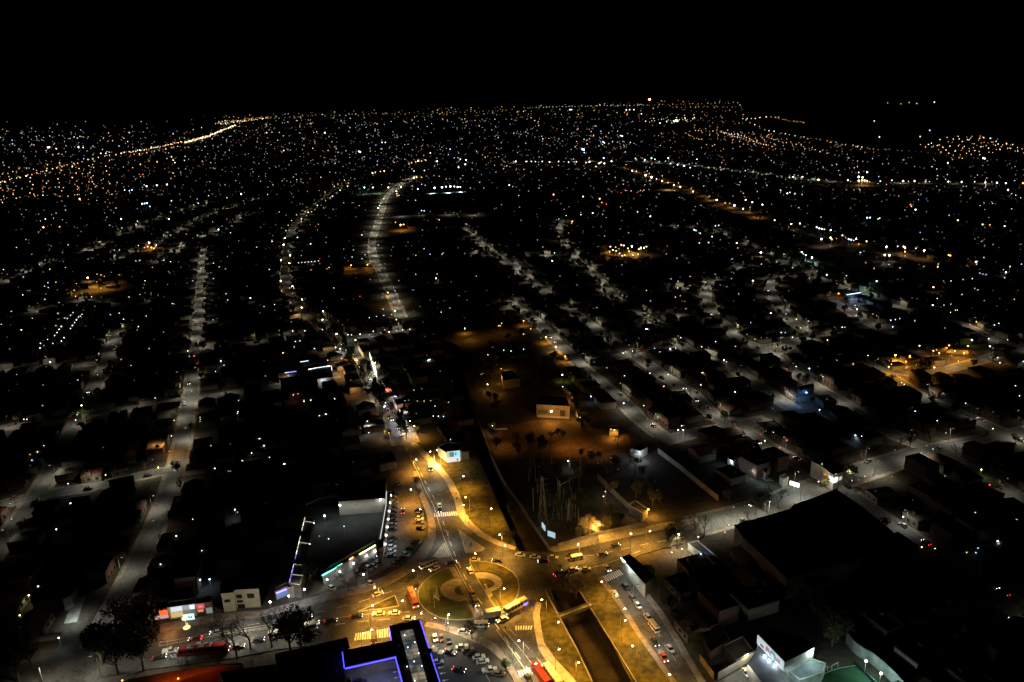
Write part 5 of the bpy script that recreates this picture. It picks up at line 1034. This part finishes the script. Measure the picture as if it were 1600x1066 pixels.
for i, (x, y, dx, dy, on, c_) in enumerate([(628, 682, -.4, -1, 1, 'silver'), (622, 668, .4, 1, 1, 'black'), (631, 676, .4, 1, 1, 'white'), (612, 655, .4, 1, 1, 'silver'), (606, 641, -.4, -1, 1, 'black'), (600, 628, .5, 1, 1, 'white'), (592, 615, -.5, -1, 1, 'silver'), (586, 604, .5, 1, 1, 'black'), (578, 592, .6, 1, 1, 'white'), (571, 583, -.5, -1, 1, 'red'), (562, 572, .6, 1, 1, 'silver'), (556, 562, .7, 1, 1, 'white'), (549, 556, -.7, -1, 1, 'black'), (541, 546, .7, 1, 1, 'silver'), (534, 537, .7, 1, 1, 'white'), (527, 529, -.7, -1, 1, 'black')]):
    car(x, y, dx, dy, 'sedan', c_, on, '%s car in the market street traffic, %s from the lower end' % (c_, ordn(i + 1)), 'traffic in the market street', .28, beam=(dy > 0 and i % 2 == 1))
block('red_roof_house', [(592, 603), (603, 600), (620, 620), (600, 622)], 4, plaster, mat('red_roof', (.2, .08, .05), .8), 'house with a dim red roof beside the market trees', 'house')
# the hall with blue strip lights
r, c = block('strip_light_hall', [(448, 580), (505, 566), (517, 572), (520, 590), (455, 600)], 5, plaster, roofd, 'dark hall crossed by broken bluish white strip lights')
for a, b, cc, s in (((482, 577.5), (487, 576.8), 'w', 4), ((488, 576.5), (495, 575), 'b', 3), ((496, 575), (503, 574), 'b', 3), ((504, 573.8), (509, 573), 'b', 3), ((510, 573), (516, 572), 'w', 5), ((445, 583), (452, 582), 'b', 2), ((453, 582), (463, 580.5), 'v', 2.5), ((469, 566), (482, 564), 'b', 2.5)): strip(r, c, [a, b], 5.3, .55, em(cc, s))
panel(r, c, (494, 591), (501, 590), .5, 4, em((.75, 1, .85), 1.6), 'sign'); panel(r, c, (515, 582), (519, 581), 1, 4.5, em((.75, .8, 1), 4), 'sign'); panel(r, c, (490, 591), (493, 590.5), 2, 3, em('g', 2.5), 'sign'); light(G(505, 596, 4), COOL, 900, 'POINT')
for i, (x, y) in enumerate(((505, 594), (515, 592), (466, 598))): car(x, y, 1, -.15, 'sedan', ['black', 'grey', 'silver'][i], 0, '%s car parked before the hall with blue strip lights' % ['black', 'grey', 'silver'][i], None, .28)
# rows of lamps
YL = {}
def dot(x, y, cc, s=1, label=None, h=4.5, glow=True):
    p = G(x, y, h); p.z = 0; d = dist(p); rad = max(.22, d * .00046) * (1 + .25 * (s - 1)); k = (cc, s, round(rad, 1) if rad < 1 else round(rad * 3) / 3, h)
    if k not in YL:
        YL[k] = r = empty('yard_lamp'); MB().tube((0, 0, 0), (0, 0, h), .07, .06, 5).build('pole', metal, r); MB().ball((0, 0, h), (k[2], k[2], k[2] * .8)).build('lamp_head', em(cc, {1: 2.2, 2: 6, 3: 15, 4: 40}[s] * (.7 if cc in 'wb' else 1)), r)
    else: r = copy_tree(YL[k])
    r.location = p; tag(r, label, 'lamp', 'lamps scattered through the dark blocks')
    if glow and (s >= 3 or random.random() < .12): light(p + Vector((0, -.8, h - .5)), CO[cc], (22 if cc != 'O' else 230) * s * s, 'SPOT', size=150)
    return r
Z = [(0, 400, 3.8075, '525 20 w,543 15 w,296 79 w2,235 50 b,138 125 b,285 160 b,333 156 o,265 180 b,287 188 b,135 232 w,267 258 w2,441 204 b,450 240 y2,545 243 y,600 192 y,352 278 b,67 330 o,193 372 w,127 440 o2,345 342 w,385 370 w2,400 372 w,420 353 w,435 337 w,387 392 w2,365 420 w2,352 437 w2,340 456 w2,325 474 w2,283 497 w,241 521 w2,238 548 w2,315 521 w,365 506 w2,381 487 w2,395 468 w2,407 450 w2,420 432 w2,431 414 w2,444 397 w,455 380 w2,467 364 w2,478 358 w,488 347 w2,661 314 w,657 350 b2,709 340 b2,735 377 b2,870 357 y2,823 420 y2,815 441 o,768 245 w,852 193 w,863 148 w,808 30 b,832 26 b,975 25 w2,1015 35 w,1003 93 w,967 87 b,1117 137 w,1147 149 b,1196 75 w,1270 135 b2,1270 43 w,1345 225 w,1355 262 w,1491 250 b2,1268 380 b,1025 283 w,587 582 b,600 565 b,298 632 b3,463 738 w,419 763 w2,253 890 o,142 972 w2,160 972 w2,568 1048 w,923 845 b2,779 652 b,887 552 w,1313 625 b3,1332 650 b2,1282 688 w,1037 979 o2,1190 960 y,1192 972 y,1190 985 y,1117 565 y2,1127 597 b,1155 595 r2,485 890 l3,522 130 o4,601 113 o2,620 122 O2,711 112 O2,455 165 O2,575 155 O2'),
 (0, 620, 5.077, '348 388 w,297 437 p2,238 458 o,253 504 b2,235 545 o2,558 846 b3,447 1050 w2,755 282 b,1255 562 l3,540 690 b2,952 650 g,1440 930 w2,838 620 l2,600 185 l2,1360 311 p2'),
 (250, 600, 3.8075, '468 98 w,793 66 r2,857 97 y,898 95 y,1040 90 w,947 190 b,988 180 w2,593 325 w2,620 368 w2,303 367 w,284 424 w,545 411 w2,490 457 w2,555 462 b,652 437 w,326 503 y2,740 475 y3,735 490 y,128 773 b2,445 748 b3,461 763 o,195 805 y,97 905 y2,465 165 b2,460 175 b2,1233 222 w2,1242 290 w2'),
 (0, 780, 3.727, '410 24 b3,328 177 p2,890 507 b3,935 380 b2,1057 88 w2,168 560 y3,222 508 y2,115 677 y2,30 880 b2,342 808 b3,1038 1045 O2,712 1056 O2,550 835 w2,560 838 w2'),
 (200, 780, 3.727, '545 498 r,420 470 b3,475 467 b3,1258 158 b2,1310 375 w2,1115 215 p,1168 232 w2,1145 100 w2,345 727 y,430 300 w'),
 (1000, 780, 3.727, '245 290 w2,185 310 w2,355 320 b2,340 220 p2,690 553 y2,1203 235 o2,1343 245 b2,495 193 p,518 150 p,628 905 y3,455 607 b'),
 (1300, 780, 3.727, '415 103 b3,853 148 b2,735 205 b2,965 245 b3,850 285 b,838 312 b,918 720 b2,1030 690 b,835 78 b,1075 120 g2,523 280 o2,785 310 y,600 288 l,895 708 w'),
 (1100, 600, 3.046, '550 123 b3,720 245 b3,750 250 b3,1005 130 b2,1245 92 b2,1110 175 b2,1340 118 o2,1497 127 o2,1115 28 o2,1137 35 w,1145 440 b2,330 230 y,395 268 r2,360 303 r2,1320 408 l3,1375 213 l2,270 240 r,38 300 w,290 270 l3,1090 310 g,1360 480 r2,545 465 p2,765 440 p,735 457 r,705 460 w,770 465 r,608 443 r'),
 (1000, 400, 4.847, '280 18 w,697 22 b2,380 155 p,235 175 b2,50 262 y2,268 312 w,305 302 o2,80 340 b2,347 400 b,570 257 w,747 288 b2,855 187 o3,608 222 w,920 62 w,1035 45 w,1155 90 w2,1415 143 b3,1283 170 w,1125 265 y2,1105 440 b,1185 480 y2,1277 495 w2,1110 517 b2,990 433 b3,1155 617 w2,1420 637 o2,1070 580 w2,1100 580 b,573 650 w2,723 685 w,230 705 b3,270 698 w,110 700 w,635 790 y3,655 803 w2,467 688 l2,1183 838 y2,1283 853 b3,1385 915 w,30 890 w2,75 888 w2,478 885 o2,180 988 o2,460 975 w,350 1005 w2,45 555 b3,720 1030 b3,1240 1030 b3,1260 1035 b3,1310 1015 b2,870 630 y,495 200 y,1010 540 w,1215 545 y'),
 (1300, 400, 4.847, '255 52 p2,432 65 w,515 90 w,695 80 l2,805 62 w2,1090 45 o3,1095 62 w2,1150 12 b2,1350 82 p2,1318 125 w3,1120 130 b2,1143 137 b2,1167 142 b2,993 180 w2,1063 172 w2,902 190 w,1033 195 w,1307 165 w,1435 62 b2,320 95 w,110 150 w,338 190 b3,30 190 o2,50 285 O3,768 238 o3,1105 257 b2,985 292 w,1323 313 y2,1380 328 o2,797 323 w,763 373 b3,848 373 b2,935 410 y2,950 410 y,898 428 y,175 375 w2,190 405 y3,183 450 w2,310 440 o2,445 487 b2,480 482 b2,513 475 b,627 492 w,77 540 w2,97 540 w,460 537 w2,1093 500 O2,1047 520 r2,1230 523 b2,1263 511 b2,1385 585 w4,1187 627 w2,1330 635 w,1060 637 l3,1197 685 w3,663 680 w3,480 752 O4,590 757 O3,768 718 O3,812 735 O3,792 712 w,887 678 O3,1030 682 O3,272 755 w2,775 845 w3,957 797 w,160 818 o2,302 845 w,1272 810 b2,1255 770 O2,1450 800 w2,805 1015 w2,840 1027 w2,770 995 y,527 960 w2,547 972 w2,37 898 b,1390 983 w2,1200 1000 l,1420 1060 b2,430 840 O3,450 820 O2,560 800 O3,640 820 O2,930 720 O3,1000 735 O3,780 775 O2'),
 (380, 380, 4.847, '512 7 w2,103 30 y,825 105 w2,923 88 b2,900 117 b2,1023 15 b,1370 42 w2,1308 92 o,1415 85 b,1505 85 b2,1515 75 b2,1460 267 p3,817 168 O3,940 163 O3,955 155 O2,513 203 O2,635 195 O2,650 185 w,198 200 w,290 362 p2,55 415 b3,238 466 w2,158 480 w2,687 340 b2,375 295 r,885 403 r2,1150 361 p2,1500 523 w2,375 665 p2,467 665 l2,540 799 p2,302 832 o2,387 787 w,395 745 b2,430 740 b2,955 565 w2,1010 555 w,1065 548 w2,1125 540 y2,1150 515 y3,1160 580 y2,1075 632 r2,1072 657 w,1105 673 o3,1160 660 w,1207 657 w2,1262 653 w2,985 668 b2,885 690 b3,793 695 w3,820 695 b2,955 695 p,975 710 v,1400 888 b3,1412 882 b3,1060 500 w,420 150 w2,445 147 w2,468 145 w2,492 143 w2,518 141 w2,543 138 w2,570 135 w2,580 120 r,735 800 w3,800 825 y3,700 790 o3,745 875 p2,640 887 p2,353 340 w,382 340 w,370 490 y2,600 655 w,1095 375 O3'),
 (400, 500, 3.8075, '222 445 p2,250 440 y,285 485 y2,325 478 y2,467 467 y,415 560 w2,377 570 w2,20 707 w2,47 748 w2,80 818 w,168 858 y3,893 427 l2,940 418 g,985 410 g,960 483 y,1000 483 y,1040 480 y,1080 478 y,1145 490 w,1065 513 w2,1110 512 w2,1055 572 b2,1085 573 w2,1115 575 b2,790 673 O2,1157 712 b,905 645 w3'),
 (700, 500, 3.8075, '238 207 w2,332 180 g2,375 185 g2,450 175 g2,537 232 w2,235 383 w3,317 290 O2,263 630 w3,680 327 l4,683 397 w2,697 217 O3,642 160 O4,583 103 O4,492 53 O2,450 5 O3,450 85 O2,850 455 b3,1050 332 w2,1167 320 w2,1202 318 b2,1165 510 b2,1285 395 o2,1045 495 w3,1130 120 b,1185 55 b3,1230 170 b,1260 190 w,1320 172 b2,1355 168 w2,1098 185 w2,1385 105 w2,1400 408 l2,1390 630 w2,1400 655 w3,1370 655 w3,1010 888 w2,970 820 o2,990 655 O3,970 650 O2,715 840 w3,937 1022 w2,925 1050 w2,785 580 y2,320 20 O2,300 35 O2,100 50 O3,310 35 O2,1310 325 l2,1510 315 o2,1510 160 l2,1505 388 w2,945 285 y')]
bld_lights = []
for ox, oy, sc_, s_ in Z:
    for t in s_.split(','):
        x, y, k = t.split(); x, y = ox + float(x) / sc_, oy + float(y) / sc_; s = int(k[1]) if len(k) > 1 else 1; bld_lights.append((x, y, k[0], s))
CNAME = {'w': 'white', 'b': 'bluish white', 'o': 'pale orange', 'O': 'deep orange', 'y': 'warm yellow', 'g': 'green', 'r': 'red', 'v': 'violet', 'p': 'pinkish', 'l': 'yellow-green'}
SNAME = {1: 'tiny', 2: 'small', 3: 'bright', 4: 'dazzling'}
bld_lights.sort(key=lambda t: (-t[3], -t[1]))
seen = {}
rest = {}
for i, (x, y, c, s) in enumerate(bld_lights):
    p = G(x, y)
    if i < 270:
        k = (near(p), c, s); seen[k] = seen.get(k, 0) + 1
        dot(x, y, c, s, '%s %s lamp near %s%s' % (SNAME[s], CNAME[c], k[0], '' if seen[k] == 1 else ', %s such' % ordn(seen[k])))
    else:
        q = G(x, y, 4.5); rest.setdefault(c, MB()).octa(q, max(.25, dist(q) * .0005))
        pass
for c, m in rest.items(): tag(m.build('faint_lights', em(c, 3)), 'faint %s lights dotted through the dark blocks' % CNAME[c], 'lights', kind='stuff')
# ------------------------------------------------------------------ the far city
FAR = [(0, 140, 3.8075, '872 575 b3,933 570 b3,994 565 b3,742 598 b2,785 598 b2,770 602 b2,845 680 b3,860 678 b3,875 676 b3,892 695 b2,473 650 o3,270 770 w2,720 770 w3,258 820 o3,355 817 o2,887 913 o4,930 925 w2,285 345 w3,293 343 w3,335 352 w2,467 343 b3,495 345 w2,600 380 w2,630 380 w2,848 505 r2,835 445 O2,430 458 w2,1435 622 b3,1020 662 w2,1005 770 b3,1300 833 b3,935 430 O2,1020 400 y2,1030 420 y2,1040 435 y2,878 935 O3,900 940 O3,915 945 O3,925 935 O2,860 940 O2'),
 (400, 140, 3.8075, '963 592 b3,1062 585 b4,1107 582 b4,1130 578 b3,1157 577 b4,1180 577 b3,1200 580 b4,1215 580 b3,645 583 g3,695 583 g3,787 583 w3,965 425 o4,693 497 o3,710 492 o2,763 485 O3,740 488 O2,940 525 o4,955 522 o3,985 522 O2,860 805 O4,830 790 O2,878 803 O3,1078 427 w3,1250 420 b3,1245 445 b3,1205 463 b3,1037 378 w2,940 485 b2,1002 482 w2,1507 568 b3,985 720 b2,1000 722 b2,1090 775 p2,835 605 w3,838 620 w2,862 580 w3,727 705 w3,735 690 w2,760 650 w2,840 632 O2,850 630 O2,63 256 w2,410 257 w3,165 363 w2,612 368 b3,620 372 b3,750 315 w2,770 315 w2,1155 355 b2,1215 415 w2,910 442 O2,925 436 O2,950 430 O2,985 425 O2,1010 420 o2,95 903 w2,247 880 w2,325 918 w2,630 865 w2,365 690 y2,310 730 y2,270 770 y2,455 635 y2,500 600 y2,545 575 y2'),
 (800, 140, 3.8075, '427 358 b4,420 355 b4,430 375 b2,22 428 w3,88 428 w2,115 428 w2,180 428 w2,225 432 w2,277 428 w2,337 432 w2,383 430 w2,440 435 w2,462 430 w3,520 438 w3,530 432 w2,550 440 w3,592 427 w3,545 408 b3,500 458 l2,715 483 w3,740 488 g2,795 510 w4,830 522 w4,860 532 w2,893 545 w3,928 555 o2,963 568 w3,1001 580 w3,1077 607 w3,1218 657 o4,1268 675 o2,1323 690 w4,1375 710 w3,1390 657 w3,1430 670 w3,1490 685 w3,735 410 w2,790 418 w3,830 408 g3,930 408 g3,850 415 w2,945 440 b2,985 447 b3,1023 455 b3,1060 465 w2,1100 415 w2,247 625 o3,423 637 o3,522 650 o3,535 672 O2,562 682 r2,747 728 w2,823 755 b3,655 277 b3,645 275 b2,543 313 b3,550 318 b2,358 785 O3,355 795 O2,585 935 o3,617 938 o2,650 925 o3,665 928 w3,713 933 w4,767 942 w4,755 950 o3,785 942 w3,697 963 o3,600 955 o3,655 990 w2,620 960 O3,640 975 O3,670 985 O3,720 985 O3,750 980 O3,580 965 O3,690 945 O3,800 935 O3,1085 835 b3,1095 840 b2,1120 855 w2,1190 875 w2,1230 808 b2,1210 812 b2,1337 913 b3,1480 970 y4,1170 910 w2,1115 913 b2,240 1020 b3,253 972 b2,410 745 b2,480 735 b3,975 185 l4,965 188 l3,985 188 l3,880 200 w2,920 190 w2,1030 170 w2,1085 168 b2,680 122 w2,700 120 w2,725 120 w2,770 145 b2,345 120 b3,355 120 b2,135 185 w1'),
 (1200, 140, 3.8075, '540 520 w4,563 523 o4,540 543 o4,590 492 w3,540 493 w2,300 537 o4,475 540 w3,560 540 O4,575 542 O4,590 545 O3,668 545 w2,737 540 w2,805 545 w3,872 545 w3,937 547 w2,1073 548 w3,1152 550 w3,1293 553 w3,1362 555 w3,1415 557 w3,1517 557 O3,1428 597 w3,1070 437 o3,1280 408 b3,1290 411 b3,632 187 o2,663 282 w2,962 243 b2,905 280 o2,848 685 r3,853 695 o2,878 715 w3,115 618 b3,130 612 w2,160 620 b2,75 600 w2,290 820 w3,305 826 w3,320 830 w3,335 832 w2,373 837 w3,317 890 w4,372 882 o4,380 892 O3,443 868 o3,480 890 b3,495 894 b3,510 898 b2,587 903 o3,540 920 O2,705 935 o4,772 933 w2,815 942 o4,815 965 O3,815 990 O2,930 958 o4,880 945 w2,695 985 w4,722 987 w4,200 967 w3,262 1000 w4,225 985 g3,210 978 g2,550 970 w2,1075 985 O3,1085 988 O3,1277 803 O3,1320 805 O2,1408 813 o3,1130 778 o3,40 777 o3,190 797 w3,990 75 w2,712 80 O1,790 85 o1,840 77 o1,885 83 w1,1240 1025 w3,1440 1053 o2,1010 1055 O3,205 520 w3,150 520 g3,590 763 b3,607 762 b3,665 765 l2,655 770 l2')]
fl = []
for ox, oy, sc_, s_ in FAR:
    for t in s_.split(','):
        x, y, k = t.split(); fl.append((ox + float(x) / sc_, oy + float(y) / sc_, k[0], int(k[1]) if len(k) > 1 else 1))
fl.sort(key=lambda t: (-t[3], -t[1]))
FP = {}
for i, (x, y, c, s) in enumerate(fl):
    h = 10; p = G(x, y, h); d = dist(p)
    rad = d * .0006 * (1 + .22 * (s - 1)); k = (c, s, round(rad / (1 + .22 * (s - 1)), 0) if rad > 2 else round(rad, 1))
    r = empty('floodlight_mast'); MB().tube((0, 0, 0), (0, 0, h), .3, .2, 5).build('pole', metal, r); MB().octa((0, 0, h), rad).build('lamp_head', em(c, {1: 1.5, 2: 3, 3: 7, 4: 18}[s]), r)
    p.z = 0; r.location = p; tag(r, '%s %s light far beyond %s%s' % (SNAME[s], CNAME[c], near(p), ''), 'lamp', 'bright far lamps')
    if s >= 4 and d < 3500: light(p + Vector((0, 0, h - 1)), CO[c], 5000 if c in 'Oo' else 1800, 'SPOT', size=150, rad=.5)
    seen[('f', c, s, near(p))] = seen.get(('f', c, s, near(p)), 0) + 1; n_ = seen[('f', c, s, near(p))]
    if n_ > 1: r['label'] += ', %s of these' % ordn(n_)
# far tower lamp over the skyline
p = G(1015, 166, 0)
if True:
    D = 21000; v = (CR * (1015 - 800) + CU * (533 - 156) - CB * F); v = v * (D / math.hypot(v.x, v.y)); top = Vector((v.x, v.y, CAM_H + v.z)); r = empty('beacon_tower', (top.x, top.y, 0)); tag(r, 'orange beacon standing above the skyline lights', 'beacon')
    MB().box(0, 0, 0, 20, 20, top.z, 0, .4, .4).build('tower', concrete, r); MB().octa((0, 0, top.z + 8), 26).build('lamp', em('o', 30), r); 
cols = {}
def far(p, c, s, b):
    k = (c, b); cols.setdefault(k, MB()).octa((p.x, p.y, p.z), s * dist(p))
rf = random.Random(3)
def ground_ok(x, y):
    if y < 205 and x < 330 and rf.random() < .75: return False
    if y < 190 and x < 420 and rf.random() < .6: return False
    if x > 1170 and y < 203 + (x - 1170) * .125 - (0): return False
    if x > 1420 and y < 245: return False
    if 640 < x < 760 and 296 < y < 330 and rf.random() < .9: return False
    return True
def pick(x, y):
    if x < 260 and 250 < y < 320: return rf.choice('oOooyw')
    if x > 1030 and y < 245: return rf.choice('opoOw')
    if 360 < x < 520 and y < 260: return rf.choice('owwybp')
    if y < 185: return rf.choice('oywO')
    if y > 300: return rf.choice('wwwbbyow')
    return rf.choice('wwbbwyopw')
def yh(x): return 162 - (x - 800) * .0315
for y0, y1, n in ((3, 12, 520), (12, 30, 1200), (30, 60, 1700), (60, 90, 1600), (90, 130, 1300), (130, 180, 850), (180, 250, 600), (250, 330, 330), (330, 430, 170), (430, 640, 110)):
    for _ in range(n):
        x = rf.uniform(0, 1600); y = yh(x) + rf.uniform(y0, y1)
        if not ground_ok(x, y): continue
        nz = noise.noise(Vector((x / 38, y / (4 + (y - yh(x)) * .12), 3.1))) + .5 * noise.noise(Vector((x / 13, y / 5, 9.7)))
        if rf.random() > .62 + 1.1 * nz: continue
        if x > 1000 and y < 240 and rf.random() < .35: continue
        p = G(x, y, 6)
        if y > 640 and inside((p.x, p.y), [(q.x, q.y) for q in RESW[0]]): continue
        far(p, pick(x, y), rf.choice((.0003, .0004, .0005, .0006)), rf.choice((.12, .25, .4, .7, 1.5)))
# skyline string, streets of lamps seen end on
def row(pts, n, c, s=.00055, b=3, j=.4, zz=9):
    b = b * .5; n = int(n * (.62 if b < 2.9 else .9)); j = j * 1.3 + .2
    L = [Vector((*p, 0)) for p in pts]; tot = sum((b_ - a_).length for a_, b_ in zip(L, L[1:]))
    for i in range(n):
        t = tot * (i + rf.uniform(-.2, .2)) / n
        for a_, b_ in zip(L, L[1:]):
            l = (b_ - a_).length
            if t <= l: q = a_.lerp(b_, max(0, t / l)); break
            t -= l
        far(G(q.x + rf.uniform(-j, j), q.y + rf.uniform(-j, j), zz), rf.choice(c), s * rf.uniform(.6, 1.2), b if rf.random() < .7 else round(b * .5, 2))
row([(828, 168.5), (900, 166), (960, 165), (1015, 164)], 60, 'wygw', .0005, 2.2); row([(1015, 164.5), (1080, 162.5), (1160, 160.5)], 34, 'yoO', .00045, 1.8); row([(1050, 168), (1100, 167.5), (1165, 167)], 26, 'oOy', .0005, 2)
row([(400, 186), (480, 181), (560, 179), (640, 177), (720, 175), (800, 173)], 90, 'yOow', .0005, 1.6, .8); row([(350, 182), (400, 184), (440, 183)], 20, 'Oo', .0006, 1.5, 1)
row([(0, 285), (35, 277), (90, 262), (160, 245), (205, 237), (245, 229)], 34, 'oyO', .0007, 6, .6); row([(205, 242), (245, 236), (285, 227)], 22, 'oro', .0006, 5); row([(205, 238), (250, 229), (290, 221), (320, 214), (345, 205), (368, 195)], 60, 'owyO', .0006, 6, .6); row([(290, 223), (325, 213), (350, 202), (370, 195)], 50, 'yoy', .0009, 6, .5); row([(338, 194), (352, 192), (370, 190), (400, 186.5), (420, 184)], 50, 'Ooy', .0007, 5, .8); row([(343, 190), (375, 188), (398, 185)], 22, 'wyo', .0006, 4, .6)
row([(1125, 205), (1150, 214), (1180, 222)], 26, 'oow', .0006, 5); row([(1130, 207), (1160, 212), (1182, 222), (1210, 230)], 30, 'op', .0006, 5); row([(1075, 210), (1085, 216), (1100, 219)], 12, 'Oo', .0006, 3)
for k in range(7): row([(1085 + 12 * k, 204 + 4 * k), (1150 + 20 * k, 205 + 5 * k), (1220 + 20 * k, 214 + 6 * k)], 22, 'oopw', .0005, 3.5, 1.2)
row([(1165, 188), (1195, 203), (1250, 213), (1300, 222), (1350, 231), (1380, 234)], 44, 'oww', .0006, 3.5, .6); row([(1160, 186), (1200, 183), (1225, 183)], 16, 'wyo', .0006, 4, .6); row([(1212, 184), (1235, 189), (1262, 192)], 16, 'oO', .0006, 4, .4)
row([(1090, 188), (1130, 189), (1165, 191), (1195, 203)], 20, 'yl', .0004, .8, .2); row([(1380, 233), (1420, 236), (1470, 241), (1530, 248), (1600, 253)], 36, 'yw', .0004, .8, .4)
row([(1010, 190), (1040, 186), (1060, 189), (1085, 184)], 26, 'wylg', .0006, 4, 1.2); row([(935, 228), (960, 222), (1000, 225)], 14, 'wb', .0006, 3, 1)
for k in range(8): row([(1440 + 8 * k, 226 + 3 * k), (1500 + 10 * k, 213 + 3 * k), (1560 + 10 * k, 216 + 3.5 * k)], 20, 'oOoyw', .0006, 4, 2)
for k in range(10): row([(0, 268 + 5 * k), (110 + 6 * k, 255 + 5 * k), (190, 262 + 5 * k)], 13, 'oOow', .0006, 4, 2)
row([(800, 253), (860, 253), (930, 254), (960, 252)], 14, 'wwb', .0006, 5, .4); row([(1030, 252), (1075, 258), (1130, 265), (1200, 272), (1290, 284)], 44, 'bwwg', .0006, 3, 1.5)
row([(455, 505), (452, 470), (449, 420), (455, 370)], 9, 'yw', .0005, 3, 1.5); row([(470, 345), (500, 322), (540, 290)], 16, 'yow', .0006, 3, 1)
row([(950, 298), (990, 300), (1020, 298)], 18, 'opr', .0006, 3, 1.5); row([(1180, 272), (1240, 275), (1300, 282), (1380, 284)], 18, 'wby', .0005, 3, 1)
row([(1590, 283), (1500, 285), (1380, 283)], 10, 'w', .0006, 4, .6)
for (c, b), m in cols.items(): tag(m.build('distant_city_lights', em(c, b)), '%s %s lights of the far city' % ('faint' if b < 2 else 'clear', CNAME[c]), 'city lights', kind='stuff')
# lit ground under the far bright places
for x, y, c, pw in ((700, 299, (.6, .9, 1), 60000), (675, 300, (.6, .9, 1), 40000), (720, 298, (.6, .9, 1), 40000), (590, 296, (.5, 1, .6), 14000), (570, 297, (.6, .9, .6), 8000), (975, 392, SOD, 16000), (960, 390, SOD, 16000), (995, 388, SOD, 14000), (945, 382, SOD, 12000), (235, 384, SOD, 14000), (150, 440, SOD, 12000), (165, 438, SOD, 9000), (128, 446, SOD, 7000), (1410, 572, SOD, 9000), (1425, 568, SOD, 7000), (1475, 560, SOD, 6000), (1490, 548, SOD, 9000), (1505, 545, SOD, 6000), (628, 351, (1, .35, .03), 16000), (735, 515, SOD, 3500), (1350, 283, SOD, 24000), (610, 462, (1, .4, .05), 3500), (575, 412, (1, .4, .05), 3000), (545, 413, (1, .4, .05), 2500), (1350, 446, GRN, 3500), (255, 690, (1, .45, .08), 3000), (270, 690, (1, .5, .1), 1800), (240, 690, (1, .4, .08), 1500), (785, 506, (1, .35, .05), 1600), (1265, 402, (.4, 1, .8), 9000), (1335, 460, (.4, .6, 1), 5000), (1250, 612, (.2, .45, 1), 2600), (1045, 290, (1, .7, .3), 20000)):
    light(G(x, y, 9), c, pw, 'SPOT', size=160, rad=1)
for x, y, t, gm in ((975, 389, 'amber', 'amber_plaza'),): flat('yard', [(943, 394), (945, 378), (1012, 376), (1020, 390), (985, 400)], .1, paving)
flat('yard', [(1385, 575), (1392, 560), (1420, 556), (1440, 568), (1405, 580)], .1, paving2); flat('yard', [(1478, 552), (1485, 545), (1512, 548), (1515, 556)], .1, paving2); flat('yard', [(110, 446), (130, 436), (185, 431), (192, 437), (140, 447)], .1, paving); flat('yard', [(658, 304), (665, 298), (735, 293), (738, 298)], .1, grass)
flat('yard', [(552, 300), (555, 291), (630, 288), (632, 296)], .1, paving)
flat('yard', [(615, 354), (616, 346), (634, 348), (634, 356)], .1, paving)
r, c = block('school_lights', [(1146, 712), (1152, 708), (1153, 710), (1148, 714)], 4, plasterw, roofd, 'small lit porch at the open end of the courtyard building') if False else (None, None)
o = block('dome_building', [(1343, 447), (1348, 440), (1355, 442), (1354, 449)], 5, plasterw, mat('dome_roof', (.6, .75, .65), .7), 'small building glowing pale green past the blue lit shop')[0]
r, c = block('blue_shop', [(1320, 459), (1340, 453), (1347, 458), (1330, 464)], 5, plasterw, roofd, 'shop with a string of blue lights along its front'); strip(r, c, [(1323, 461), (1345, 457.5)], 5.3, 1, em('b', 3)); panel(r, c, (1321, 465), (1344, 461), 1, 4, em((.3, .45, 1), .5))
r, c = block('blue_wall_house', [(1246, 606), (1270, 600), (1272, 606), (1250, 611)], 6, mat('blue_wall', (.15, .3, .6), .8), roofd, 'square dark house with a dim blue lit wall')  # blue light on the wall is put into its colour
r, c = block('tower_block', [(937, 384), (938, 375), (949, 374), (950, 383)], 14, plaster, roofd, 'apartment block lit orange beside the amber plaza')
block('stadium_stand', [(656, 306), (658, 300), (740, 296), (742, 301)], 6, plasterw, roofw, 'long pale stand under the row of stadium floodlights')
# a few hills closing the horizon
def hill(x0, x1, ytop, D, z):
    k = MB(); vs = []; N = 60
    for i in range(N + 1):
        x = x0 + (x1 - x0) * i / N; v = CR * (x - 800) + CU * (533 - yh(x)) - CB * F; v.z = 0; v = v.normalized() * D; t = i / N; hh = z * math.sin(math.pi * t) ** .7 * (1 + .2 * math.sin(9 * t) + .1 * math.sin(23 * t)); vs += [(v.x, v.y, -1), (v.x * 1.06, v.y * 1.06, hh), (v.x * 1.2, v.y * 1.2, -1)]
    k.add(vs, [f for i in range(N) for f in ((3 * i, 3 * i + 3, 3 * i + 4, 3 * i + 1), (3 * i + 1, 3 * i + 4, 3 * i + 5, 3 * i + 2))]); o = k.build('hills', soil); o['kind'] = 'structure'
hill(1150, 1900, 160, 30000, 350)
print('objects', len(bpy.data.objects), 'lights', len([o for o in bpy.data.objects if o.type == 'LIGHT']), 'individual lamps', len([o for o in bpy.data.objects if o.get('category') == 'lamp']))

for L in TREES.values():
    for o in L:
        if not o.get('label'):
            for ch in list(o.children): bpy.data.objects.remove(ch)
            bpy.data.objects.remove(o)
